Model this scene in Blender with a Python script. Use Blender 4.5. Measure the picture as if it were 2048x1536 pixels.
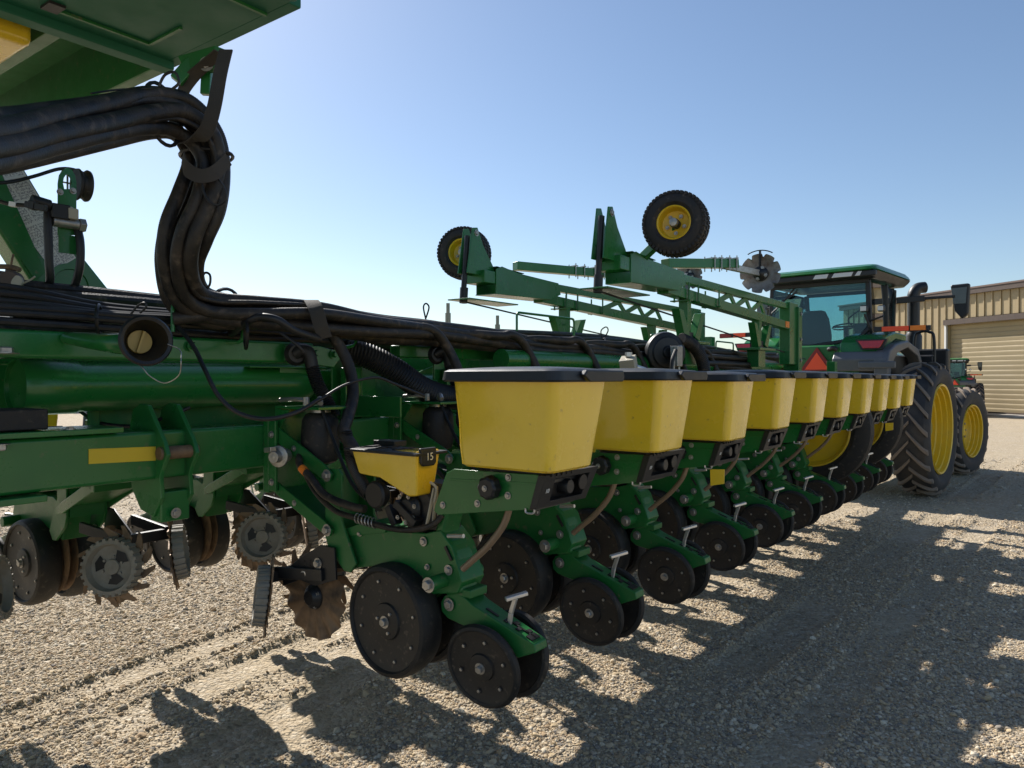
import bpy, math, random
import numpy as np
from math import sin, cos, radians, pi, atan, sqrt, floor
from mathutils import Vector, Matrix, Quaternion

SC = bpy.context.scene
for o in list(bpy.data.objects): bpy.data.objects.remove(o)
random.seed(7); rng = np.random.default_rng(11)

# ------------------------------------------------------------------ camera, sky, sun, exposure
F_PX = 1479.0; CAM_H = 1.75; PITCH = atan(13/F_PX)
cam = bpy.data.cameras.new('camera'); co = bpy.data.objects.new('camera', cam); SC.collection.objects.link(co)
co.location = (0, 0, CAM_H); co.rotation_euler = (pi/2-PITCH, 0, 0)
cam.sensor_width = 36; cam.lens = 36*F_PX/2048; cam.clip_start = 0.05; cam.clip_end = 3000
SC.camera = co
SUN_TO = Vector((-0.569, 0.829, 0)).normalized(); SUN_EL = radians(38.8)
w = bpy.data.worlds.new('World'); SC.world = w; w.use_nodes = True
nt = w.node_tree; nt.nodes.clear()
wo = nt.nodes.new('ShaderNodeOutputWorld'); bg = nt.nodes.new('ShaderNodeBackground'); sk = nt.nodes.new('ShaderNodeTexSky')
sk.sky_type = 'NISHITA'; sk.sun_disc = False; sk.sun_elevation = SUN_EL
sk.sun_rotation = math.atan2(SUN_TO.x, SUN_TO.y)
sk.altitude = 200; sk.air_density = 1.0; sk.dust_density = 0.5; sk.ozone_density = 1.6
bg.inputs[1].default_value = 0.081
tn = nt.nodes.new('ShaderNodeMix'); tn.data_type = 'RGBA'; tn.blend_type = 'MULTIPLY'; tn.inputs['Factor'].default_value = 1; tn.inputs['B'].default_value = (0.97, 1.0, 1.03, 1)
nt.links.new(sk.outputs[0], tn.inputs['A']); nt.links.new(tn.outputs['Result'], bg.inputs[0]); nt.links.new(bg.outputs[0], wo.inputs[0])
sl = bpy.data.lights.new('sun', 'SUN'); sl.energy = 5.0; sl.angle = radians(0.53); sl.color = (1.0, 0.95, 0.885)
so = bpy.data.objects.new('sun', sl); SC.collection.objects.link(so)
so.rotation_euler = Vector((SUN_TO.x*cos(SUN_EL), SUN_TO.y*cos(SUN_EL), sin(SUN_EL))).to_track_quat('Z', 'Y').to_euler()
vs = SC.view_settings; vs.view_transform = 'Standard'; vs.look = 'None'; vs.gamma = 1; vs.use_curve_mapping = False; vs.exposure = 0.64
SC.cycles.max_bounces = 8; SC.cycles.transparent_max_bounces = 12

# ------------------------------------------------------------------ planter frame of reference: (v across, u along, h up)
TH = radians(36.4); ST, CT = sin(TH), cos(TH)
def W(v, u, h): return Vector((v*CT+u*ST, -v*ST+u*CT, h))
def at(x, y, v=None, u=None, h=None, d=None):
    a = (x-1024)/F_PX; b = -(y-768)/F_PX
    X, Y, Z = a, cos(PITCH)+b*sin(PITCH), -sin(PITCH)+b*cos(PITCH)
    q = (X*CT-Y*ST, X*ST+Y*CT, Z)
    if v is not None: t = v/q[0]
    elif u is not None: t = u/q[1]
    elif h is not None: t = (h-CAM_H)/q[2]
    else: t = d/Y
    return Vector((q[0]*t, q[1]*t, CAM_H+q[2]*t))

# ------------------------------------------------------------------ materials
MATS = {}
def mat(name, col, rough=0.5, metal=0.0, coat=0.0, dirt=None, dirt_amt=0.0, dirt_scale=6.0, bump=0.0, bump_scale=60.0, var=0.0, spec=0.5, orange=0.0, lowdirt=None):
    m = bpy.data.materials.new(name); m.use_nodes = True; n = m.node_tree; L = n.links
    p = n.nodes['Principled BSDF']
    p.inputs['Roughness'].default_value = rough; p.inputs['Metallic'].default_value = metal
    p.inputs['Coat Weight'].default_value = coat; p.inputs['Coat Roughness'].default_value = 0.08
    p.inputs['Specular IOR Level'].default_value = spec
    tc = n.nodes.new('ShaderNodeTexCoord'); geo = n.nodes.new('ShaderNodeNewGeometry')
    pos = geo.outputs['Position']
    nz = n.nodes.new('ShaderNodeTexNoise'); nz.inputs['Scale'].default_value = dirt_scale; nz.inputs['Detail'].default_value = 8; nz.inputs['Roughness'].default_value = 0.65
    L.new(pos, nz.inputs['Vector'])
    base = n.nodes.new('ShaderNodeMix'); base.data_type = 'RGBA'
    c = list(col)+[1]
    base.inputs['A'].default_value = c
    base.inputs['B'].default_value = (list(dirt)+[1]) if dirt else [min(1, x*(1-var)) for x in col]+[1]
    mr = n.nodes.new('ShaderNodeMapRange'); mr.inputs['From Min'].default_value = 0.42; mr.inputs['From Max'].default_value = 0.72
    mr.inputs['To Max'].default_value = dirt_amt if dirt else 1.0
    L.new(nz.outputs['Fac'], mr.inputs['Value']); L.new(mr.outputs['Result'], base.inputs['Factor'])
    L.new(base.outputs['Result'], p.inputs['Base Color'])
    r2 = n.nodes.new('ShaderNodeMapRange'); r2.inputs['From Min'].default_value = 0.3; r2.inputs['From Max'].default_value = 0.75
    r2.inputs['To Min'].default_value = max(0.02, rough-0.06); r2.inputs['To Max'].default_value = min(1, rough+0.16)
    L.new(nz.outputs['Fac'], r2.inputs['Value']); L.new(r2.outputs['Result'], p.inputs['Roughness'])
    if bump > 0 or orange > 0:
        b = n.nodes.new('ShaderNodeBump'); b.inputs['Strength'].default_value = bump or orange
        b.inputs['Distance'].default_value = 0.004 if bump else 0.0015
        nb = n.nodes.new('ShaderNodeTexNoise'); nb.inputs['Scale'].default_value = bump_scale if bump else 9; nb.inputs['Detail'].default_value = 4
        L.new(pos, nb.inputs['Vector']); L.new(nb.outputs['Fac'], b.inputs['Height']); L.new(b.outputs['Normal'], p.inputs['Normal'])
    MATS[name] = m
    return m
DUST = (0.22, 0.165, 0.105)
mat('green paint', (0.014, 0.145, 0.030), 0.27, coat=0.2, dirt=(0.034, 0.12, 0.035), dirt_amt=0.35, dirt_scale=5, orange=0.2, spec=0.42)
mat('green with sky reflection', (0.020, 0.135, 0.075), 0.5, dirt=(0.03, 0.12, 0.06), dirt_amt=0.4, dirt_scale=4, spec=0.25)  # platform green shifted to teal, the sky's reflection put into the colour
mat('mirror face', (0.06, 0.07, 0.07), 0.12, coat=0.6)  # even dark grey in place of what the mirror reflects
mat('green cast', (0.014, 0.140, 0.030), 0.36, coat=0.05, spec=0.42, dirt=(0.032, 0.115, 0.034), dirt_amt=0.35, dirt_scale=9, bump=0.15, bump_scale=220)
mat('yellow plastic', (0.87, 0.58, 0.030), 0.22, coat=0.5, dirt=(0.70, 0.45, 0.04), dirt_amt=0.25, dirt_scale=6, orange=0.10)
def add_spots(m, col, scale, lo, hi, amt):      # small scuffs and splashes of dried mud
    n = m.node_tree; L = n.links; p = n.nodes['Principled BSDF']; src = p.inputs['Base Color'].links[0].from_socket
    g = n.nodes.new('ShaderNodeNewGeometry'); z = n.nodes.new('ShaderNodeTexNoise'); z.inputs['Scale'].default_value = scale; z.inputs['Detail'].default_value = 3; L.new(g.outputs['Position'], z.inputs['Vector'])
    r = n.nodes.new('ShaderNodeMapRange'); r.inputs['From Min'].default_value = lo; r.inputs['From Max'].default_value = hi; r.inputs['To Max'].default_value = amt; L.new(z.outputs['Fac'], r.inputs['Value'])
    x = n.nodes.new('ShaderNodeMix'); x.data_type = 'RGBA'; x.inputs['B'].default_value = (*col, 1); L.new(r.outputs['Result'], x.inputs['Factor']); L.new(src, x.inputs['A']); L.new(x.outputs['Result'], p.inputs['Base Color'])
add_spots(MATS['yellow plastic'], (0.34, 0.20, 0.05), 32, 0.67, 0.76, 0.7)
mat('yellow paint', (0.80, 0.52, 0.015), 0.35, coat=0.2, dirt=(0.5, 0.36, 0.08), dirt_amt=0.3, dirt_scale=8)
mat('black plastic', (0.010, 0.011, 0.013), 0.40, dirt=(0.035, 0.032, 0.030), dirt_amt=0.3, bump=0.15, bump_scale=400)
mat('black rubber', (0.010, 0.0095, 0.0095), 0.6, dirt=(0.055, 0.042, 0.030), dirt_amt=0.5, dirt_scale=12, bump=0.3, bump_scale=90)
mat('wheel plastic', (0.013, 0.012, 0.0115), 0.52, dirt=(0.050, 0.038, 0.028), dirt_amt=0.7, dirt_scale=6, bump=0.12, bump_scale=150)
mat('tractor rubber', (0.030, 0.031, 0.034), 0.75, dirt=(0.12, 0.10, 0.08), dirt_amt=0.6, dirt_scale=3, bump=0.3, bump_scale=40)
mat('dusty lug', (0.20, 0.16, 0.125), 0.85, dirt=(0.26, 0.20, 0.15), dirt_amt=0.8, dirt_scale=10, bump=0.5, bump_scale=50)
mat('hose rubber', (0.011, 0.010, 0.009), 0.50, spec=0.4, dirt=(0.060, 0.045, 0.031), dirt_amt=0.9, dirt_scale=9, bump=0.4, bump_scale=120)
mat('cable rubber', (0.008, 0.008, 0.009), 0.45, dirt=(0.05, 0.045, 0.04), dirt_amt=0.4)
mat('strap web', (0.045, 0.040, 0.034), 0.9, dirt=(0.08, 0.07, 0.06), dirt_amt=0.5, bump=0.4, bump_scale=300)
mat('zinc steel', (0.42, 0.41, 0.39), 0.38, metal=0.8, dirt=(0.22, 0.19, 0.14), dirt_amt=0.5, dirt_scale=40)
mat('bright steel', (0.62, 0.62, 0.62), 0.33, metal=0.85, dirt=(0.35, 0.33, 0.3), dirt_amt=0.3)
mat('rusty disc', (0.24, 0.155, 0.09), 0.55, metal=0.35, dirt=(0.045, 0.036, 0.03), dirt_amt=0.95, dirt_scale=9, bump=0.4, bump_scale=60)
mat('worn disc', (0.30, 0.28, 0.26), 0.45, metal=0.6, dirt=(0.13, 0.08, 0.05), dirt_amt=0.9, dirt_scale=11, bump=0.2)
mat('tread grey', (0.26, 0.24, 0.20), 0.7, dirt=(0.19, 0.155, 0.11), dirt_amt=0.6, dirt_scale=25, bump=0.3)
mat('seed tube', (0.23, 0.155, 0.095), 0.35, coat=0.3)
mat('grey plastic', (0.10, 0.105, 0.115), 0.38, dirt=(0.17, 0.16, 0.15), dirt_amt=0.35)
mat('red lens', (0.45, 0.012, 0.010), 0.2, coat=0.8)
mat('orange red', (1.0, 0.10, 0.03), 0.45)
mat('amber', (0.85, 0.22, 0.02), 0.3)
mat('dark red', (0.25, 0.02, 0.02), 0.5)
mat('white print', (0.75, 0.75, 0.72), 0.5)
mat('tan casting', (0.42, 0.38, 0.29), 0.5)
mat('lamp glass', (0.62, 0.62, 0.60), 0.15, coat=0.6)
mat('seat cloth', (0.10, 0.105, 0.11), 0.85, bump=0.2)
mat('concrete', (0.36, 0.34, 0.31), 0.85, dirt=(0.25, 0.23, 0.2), dirt_amt=0.6, dirt_scale=1.5, bump=0.3)
mat('brass plug', (0.42, 0.29, 0.07), 0.4)
mat('tan siding', (0.37, 0.285, 0.155), 0.45, dirt=(0.31, 0.24, 0.13), dirt_amt=0.5, dirt_scale=1.2)
mat('tan door', (0.36, 0.28, 0.155), 0.65, dirt=(0.31, 0.245, 0.135), dirt_amt=0.6, dirt_scale=0.9)
mat('brown trim', (0.075, 0.050, 0.038), 0.5, dirt=(0.10, 0.07, 0.05), dirt_amt=0.5)
mat('roof metal', (0.15, 0.10, 0.08), 0.5)
mat('white frame', (0.70, 0.70, 0.68), 0.4)
def glass_mat():
    m = bpy.data.materials.new('cab glass'); m.use_nodes = True; n = m.node_tree; L = n.links
    out = n.nodes['Material Output']; n.nodes.remove(n.nodes['Principled BSDF'])
    tr = n.nodes.new('ShaderNodeBsdfTransparent'); tr.inputs[0].default_value = (0.60, 0.78, 0.80, 1)
    gl = n.nodes.new('ShaderNodeBsdfGlossy'); gl.inputs['Roughness'].default_value = 0.03; gl.inputs[0].default_value = (0.9, 0.95, 0.95, 1)
    fr = n.nodes.new('ShaderNodeFresnel'); fr.inputs[0].default_value = 1.5
    mx = n.nodes.new('ShaderNodeMixShader'); L.new(fr.outputs[0], mx.inputs[0]); L.new(tr.outputs[0], mx.inputs[1]); L.new(gl.outputs[0], mx.inputs[2])
    L.new(mx.outputs[0], out.inputs[0]); MATS['cab glass'] = m
glass_mat()
def reflector_mat():
    m = mat('reflector', (0.82, 0.56, 0.03), 0.35); n = m.node_tree; L = n.links
    v = n.nodes.new('ShaderNodeTexVoronoi'); v.inputs['Scale'].default_value = 120
    b = n.nodes.new('ShaderNodeBump'); b.inputs['Strength'].default_value = 0.5; b.inputs['Distance'].default_value = 0.002
    L.new(v.outputs['Distance'], b.inputs['Height']); L.new(b.outputs[0], n.nodes['Principled BSDF'].inputs['Normal'])
reflector_mat()
def chart_mat():          # fine printed table: flat print on a decal
    m = bpy.data.materials.new('chart decal'); m.use_nodes = True; n = m.node_tree; L = n.links; p = n.nodes['Principled BSDF']
    p.inputs['Roughness'].default_value = 0.35
    tc = n.nodes.new('ShaderNodeTexCoord'); mp = n.nodes.new('ShaderNodeMapping'); L.new(tc.outputs['UV'], mp.inputs['Vector'])
    def brick(sx, sy, mortar):
        b = n.nodes.new('ShaderNodeTexBrick'); b.inputs['Scale'].default_value = 1; b.offset = 0.0
        b.inputs['Brick Width'].default_value = sx; b.inputs['Row Height'].default_value = sy; b.inputs['Mortar Size'].default_value = mortar
        b.inputs['Mortar Smooth'].default_value = 0
        L.new(mp.outputs[0], b.inputs['Vector']); return b.outputs['Fac']
    g1 = brick(0.11, 0.028, 0.0022); g2 = brick(0.30, 0.235, 0.012)
    nz = n.nodes.new('ShaderNodeTexNoise'); nz.inputs['Scale'].default_value = 60; nz.inputs['Detail'].default_value = 0; m2 = n.nodes.new('ShaderNodeMapping'); m2.inputs['Scale'].default_value = (0.7, 1.0, 1)
    L.new(mp.outputs[0], m2.inputs['Vector']); L.new(m2.outputs[0], nz.inputs['Vector'])
    gt = n.nodes.new('ShaderNodeMath'); gt.operation = 'GREATER_THAN'; gt.inputs[1].default_value = 0.56; L.new(nz.outputs['Fac'], gt.inputs[0])
    a = n.nodes.new('ShaderNodeMath'); a.operation = 'MAXIMUM'; L.new(g1, a.inputs[0]); L.new(gt.outputs[0], a.inputs[1])
    inv = n.nodes.new('ShaderNodeMath'); inv.operation = 'SUBTRACT'; inv.inputs[0].default_value = 1.0; L.new(g2, inv.inputs[1])
    mu = n.nodes.new('ShaderNodeMath'); mu.operation = 'MULTIPLY'; L.new(a.outputs[0], mu.inputs[0]); L.new(inv.outputs[0], mu.inputs[1])
    mx = n.nodes.new('ShaderNodeMix'); mx.data_type = 'RGBA'; mx.inputs['A'].default_value = (0.62, 0.62, 0.58, 1); mx.inputs['B'].default_value = (0.27, 0.27, 0.27, 1)
    L.new(mu.outputs[0], mx.inputs['Factor']); L.new(mx.outputs['Result'], p.inputs['Base Color']); MATS['chart decal'] = m
chart_mat()
add_spots(MATS['green paint'], (0.15, 0.13, 0.08), 26, 0.66, 0.78, 0.55)
add_spots(MATS['green cast'], (0.16, 0.13, 0.08), 34, 0.63, 0.76, 0.6)
add_spots(MATS['wheel plastic'], (0.13, 0.10, 0.07), 45, 0.62, 0.74, 0.6)
add_spots(MATS['black rubber'], (0.14, 0.11, 0.08), 30, 0.60, 0.75, 0.5)
add_spots(MATS['hose rubber'], (0.14, 0.105, 0.075), 22, 0.58, 0.75, 0.6)
add_spots(MATS['tan siding'], (0.22, 0.16, 0.09), 1.7, 0.55, 0.8, 0.4)

# ------------------------------------------------------------------ mesh helper
def perp(a):
    a = Vector(a).normalized(); t = Vector((0, 0, 1)) if abs(a.z) < 0.9 else Vector((1, 0, 0))
    e1 = a.cross(t).normalized(); return a, e1, a.cross(e1).normalized()
def smooth_path(pts, n=8):
    P = [Vector(p) for p in pts]
    if len(P) < 3: return P
    out = []
    for i in range(len(P)-1):
        p0 = P[max(0, i-1)]; p1 = P[i]; p2 = P[i+1]; p3 = P[min(len(P)-1, i+2)]
        for k in range(n):
            t = k/n
            out.append(0.5*((2*p1)+(p2-p0)*t+(2*p0-5*p1+4*p2-p3)*t*t+(3*p1-p0-3*p2+p3)*t**3))
    out.append(P[-1]); return out
def round_path(pts, r=0.02, n=5):
    P = [Vector(p) for p in pts]; out = [P[0]]
    for i in range(1, len(P)-1):
        a = (P[i-1]-P[i]); b = (P[i+1]-P[i]); k = min(r, a.length*0.45, b.length*0.45); A_ = P[i]+a.normalized()*k; B_ = P[i]+b.normalized()*k
        for j in range(n+1):
            t = j/n; out.append(A_*(1-t)**2+P[i]*2*t*(1-t)+B_*t*t)
    out.append(P[-1]); return out
class MB:
    def __init__(s): s.V = []; s.F = []; s.uv = None
    def add(s, V, F):
        b = len(s.V); s.V += [Vector(v) for v in V]; s.F += [[b+i for i in f] for f in F]; return s
    def box(s, x0, x1, y0, y1, z0, z1):
        return s.add([(x, y, z) for x in (x0, x1) for y in (y0, y1) for z in (z0, z1)], [(0, 1, 3, 2), (4, 6, 7, 5), (0, 4, 5, 1), (2, 3, 7, 6), (0, 2, 6, 4), (1, 5, 7, 3)])
    def prism(s, poly, vec):
        n = len(poly); vec = Vector(vec); P = [Vector(p) for p in poly]
        return s.add(P+[p+vec for p in P], [list(range(n))[::-1], list(range(n, 2*n))]+[[i, (i+1) % n, n+(i+1) % n, n+i] for i in range(n)])
    def beam(s, p, q, w, h, up=(0, 0, 1)):
        p = Vector(p); q = Vector(q); a = (q-p).normalized(); e = a.cross(Vector(up)).normalized(); f = e.cross(a).normalized()
        c = [e*w/2+f*h/2, -e*w/2+f*h/2, -e*w/2-f*h/2, e*w/2-f*h/2]
        return s.add([p+x for x in c]+[q+x for x in c], [(0, 1, 2, 3), (7, 6, 5, 4)]+[(i, i+4, (i+1) % 4+4, (i+1) % 4) for i in range(4)])
    def tube(s, pts, r, n=10, caps=True, sm=8, rib=0.0, pitch=0.012, raw=False):
        P = [Vector(p) for p in pts] if raw else smooth_path(pts, sm)
        if rib:
            D = [0]
            for i in range(len(P)-1): D.append(D[-1]+(P[i+1]-P[i]).length)
            N = int(D[-1]/pitch*2)+2; Q = []; j = 0
            for k in range(N):
                t = D[-1]*k/(N-1)
                while j < len(P)-2 and D[j+1] < t: j += 1
                Q.append(P[j].lerp(P[j+1], (t-D[j])/max(1e-9, D[j+1]-D[j])))
            P = Q; R = [r*(1+rib*(1 if k % 2 else -1)) for k in range(len(P))]
        else:
            R = r if isinstance(r, (list, tuple)) else [r]*len(P)
            if len(R) != len(P): R = [R[0]+(R[-1]-R[0])*i/(len(P)-1) for i in range(len(P))]
        a, e1, e2 = perp(P[1]-P[0]); V = []; F = []
        for i, p in enumerate(P):
            t = (P[min(i+1, len(P)-1)]-P[max(i-1, 0)])
            if t.length < 1e-9: t = a
            t.normalize(); q = a.rotation_difference(t); e1 = q @ e1; e2 = q @ e2; a = t
            for k in range(n):
                g = 2*pi*k/n; V.append(p+(e1*cos(g)+e2*sin(g))*R[i])
        for i in range(len(P)-1):
            for k in range(n): F.append((i*n+k, i*n+(k+1) % n, (i+1)*n+(k+1) % n, (i+1)*n+k))
        if caps: F += [list(range(n))[::-1], [(len(P)-1)*n+k for k in range(n)]]
        return s.add(V, F)
    def lathe(s, c, axis, prof, n=32, close=False, mod=None, cap=True):
        c = Vector(c); a, e1, e2 = perp(axis); V = []; F = []; m = len(prof)
        for k in range(n):
            g = 2*pi*k/n
            for j, (d, r) in enumerate(prof):
                if mod: d, r = mod(g, d, r, j)
                V.append(c+a*d+(e1*cos(g)+e2*sin(g))*max(r, 1e-4))
        for k in range(n):
            for j in range(m if close else m-1):
                j2 = (j+1) % m; F.append((k*m+j, k*m+j2, ((k+1) % n)*m+j2, ((k+1) % n)*m+j))
        if not close and cap:
            F.append([k*m for k in range(n)]); F.append([k*m+m-1 for k in range(n)][::-1])
        return s.add(V, F)
    def cyl(s, p, q, r, n=16):
        p = Vector(p); q = Vector(q); return s.tube([p, q], r, n, raw=True)
    def loft(s, rings):
        n = len(rings[0]); V = [p for r in rings for p in r]
        F = [list(range(n))[::-1], [(len(rings)-1)*n+k for k in range(n)]]
        for i in range(len(rings)-1):
            for k in range(n): F.append((i*n+k, i*n+(k+1) % n, (i+1)*n+(k+1) % n, (i+1)*n+k))
        return s.add(V, F)
    def moved(s, M):
        r = MB(); r.V = [M @ v for v in s.V]; r.F = [list(f) for f in s.F]; return r
    def join(s, o): return s.add(o.V, o.F)
ORG = {}
def mesh_of(mb, name, m, org, smooth=35):
    me = bpy.data.meshes.new(name); O = Vector(org)
    me.from_pydata([tuple(v-O) for v in mb.V], [], mb.F)
    import bmesh
    bm = bmesh.new(); bm.from_mesh(me); bmesh.ops.recalc_face_normals(bm, faces=bm.faces); bm.to_mesh(me); bm.free()
    if smooth:
        me.polygons.foreach_set('use_smooth', [True]*len(me.polygons)); me.set_sharp_from_angle(angle=radians(smooth))
    me.materials.append(MATS[m]); return me
def link(o, parent=None):
    SC.collection.objects.link(o)
    if parent: o.parent = parent
    return o
def bevel(o, wd, seg=2):
    b = o.modifiers.new('bevel', 'BEVEL'); b.width = wd; b.segments = seg; b.limit_method = 'ANGLE'; b.angle_limit = radians(40); b.harden_normals = True
def part(name, mb, m, parent, bev=0, smooth=35, label=None, stuff=False):
    o = bpy.data.objects.new(name, mesh_of(mb, name, m, ORG[parent.name], smooth)); link(o, parent); ORG[o.name] = ORG[parent.name]
    if bev: bevel(o, bev)
    if label: o['label'] = label
    if stuff: o['kind'] = 'stuff'
    return o
def tagp(o, label, cat, group=None):
    o['label'] = label; o['category'] = cat
    if group: o['group'] = group
def thing(name, label, cat, org, group=None, rz=-TH, world=None, scale=1):
    o = bpy.data.objects.new(name, None); o.empty_display_size = 0.1; link(o)
    o.location = world if world is not None else W(*org); o.rotation_euler = (0, 0, rz); o.scale = (scale,)*3
    ORG[o.name] = Vector(org); tagp(o, label, cat, group); return o
def single(name, mb, m, label, cat, group=None, bev=0, smooth=35, rz=-TH, kind=None):
    c = Vector((sum(v.x for v in mb.V), sum(v.y for v in mb.V), 0))/len(mb.V); c.z = min(v.z for v in mb.V)
    o = bpy.data.objects.new(name, mesh_of(mb, name, m, c, smooth)); link(o)
    o.location = W(*c) if rz else c; o.rotation_euler = (0, 0, rz); ORG[o.name] = c
    if bev: bevel(o, bev)
    if kind: o['kind'] = kind; o['label'] = label
    else: tagp(o, label, cat, group)
    return o
def copy_tree(root, loc=None, rot=None, label=None, scale=None):
    def cp(o, par):
        c = o.copy(); SC.collection.objects.link(c)
        if par: c.parent = par
        for ch in o.children: cp(ch, c)
        return c
    r = cp(root, None)
    if loc is not None: r.location = loc
    if rot is not None: r.rotation_euler = rot
    if scale: r.scale = (scale,)*3
    if label: r['label'] = label
    return r
_bolt = {}
def bolt(parent, p, axis=(0, -1, 0), r=0.012, h=0.009, m='zinc steel', name='bolt'):
    key = (r, h, m)
    if key not in _bolt:
        b = MB(); b.lathe((0, 0, 0), (0, 0, 1), [(0, r*1.5), (0.0025, r*1.5)], 16)
        b.lathe((0, 0, 0.0025), (0, 0, 1), [(0, r), (h*0.8, r), (h, r*0.85)], 6); _bolt[key] = mesh_of(b, 'bolt', m, (0, 0, 0), 30)
    o = bpy.data.objects.new(name, _bolt[key]); link(o, parent)
    o.location = Vector(p)-Vector(ORG[parent.name]); o.rotation_mode = 'QUATERNION'; o.rotation_quaternion = Vector(axis).to_track_quat('Z', 'Y')
    return o
def rrect(cx, cy, hx, hy, r, z, n=4):
    out = []
    for (sx, sy, a0) in ((1, 1, 0), (-1, 1, 90), (-1, -1, 180), (1, -1, 270)):
        for k in range(n+1):
            a = radians(a0+90*k/n); out.append(Vector((cx+sx*(hx-r)+r*cos(a), cy+sy*(hy-r)+r*sin(a), z)))
    return out
def text_part(txt, p, size, parent, m='white print', xdir=(1, 0, 0), updir=(0, 0, 1)):
    cu = bpy.data.curves.new('lettering', 'FONT'); cu.body = txt; cu.size = size; cu.extrude = 0.0006; cu.align_x = 'CENTER'; cu.align_y = 'CENTER'
    to = bpy.data.objects.new('tmp', cu); SC.collection.objects.link(to); dg = bpy.context.evaluated_depsgraph_get()
    me = bpy.data.meshes.new_from_object(to.evaluated_get(dg)); bpy.data.objects.remove(to)
    me.materials.clear(); me.materials.append(MATS[m]); o = bpy.data.objects.new('lettering', me); link(o, parent)
    x = Vector(xdir).normalized(); y = Vector(updir).normalized(); z = x.cross(y)
    o.matrix_local = Matrix.Translation(Vector(p)-Vector(ORG[parent.name])) @ Matrix((x, y, z)).transposed().to_4x4()
    ORG[o.name] = ORG[parent.name]; return o

# ================================================================== GROUND
def vnoise(x, y, seed):
    r = np.random.default_rng(seed); T = r.random((256, 256))
    xi = np.floor(x).astype(int); yi = np.floor(y).astype(int); fx = x-xi; fy = y-yi; fx = fx*fx*(3-2*fx); fy = fy*fy*(3-2*fy)
    a = T[xi % 256, yi % 256]; b = T[(xi+1) % 256, yi % 256]; c = T[xi % 256, (yi+1) % 256]; d = T[(xi+1) % 256, (yi+1) % 256]
    return (a*(1-fx)+b*fx)*(1-fy)+(c*(1-fx)+d*fx)*fy
TRACKS = ((-3.95, 0.16, 0.020, -0.10), (-4.45, 0.14, 0.014, -0.10), (-3.30, 0.13, 0.014, -0.10), (-1.62, 0.17, 0.016, 0.055), (-1.05, 0.14, 0.009, 0.05), (-2.45, 0.15, 0.012, 0.02), (0.4, 0.2, 0.010, 0.03))
def track(X, Y):
    v = X*CT-Y*ST; u = X*ST+Y*CT; M = X*0.0; D = X*0.0
    for (v0, wd, dep, slope) in TRACKS:
        c = v0+slope*(u-3)+0.05*(vnoise(u*0.5+50, u*0+v0*9+50, 6)-0.5); t = (v-c)/wd
        inside = np.clip(1.15-np.abs(t)**6, 0, 1); rim = np.exp(-((np.abs(t)-1.12)/0.13)**2)
        patch = np.clip(vnoise(u*0.6+40, u*0+v0*7+60, 8)*2.4-0.5, 0, 1)
        groove = np.exp(-((np.mod(t*2.5+0.5, 1)-0.5)/0.16)**2)*0.55
        bars = 0.25*(np.sin(u*2*pi/0.09+np.abs(t)*3) > 0.2)
        D = D+patch*(-dep*inside*(0.6+groove+bars)+dep*0.9*rim); M = np.maximum(M, patch*inside)
    return M, D
def ground_z(X, Y):
    v = X*CT-Y*ST; u = X*ST+Y*CT
    z = 0.030*(vnoise(X*0.6, Y*0.6, 1)-0.5)+0.014*(vnoise(X*2.3, Y*2.3, 2)-0.5)+0.009*(vnoise(X*7, Y*7, 3)-0.5)+0.007*(vnoise(X*19, Y*19, 4)-0.5)+0.004*(vnoise(X*45, Y*45, 5)-0.5)
    m_, d_ = track(X, Y); z += d_
    return z*np.clip((22-Y)/6, 0, 1)
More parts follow.
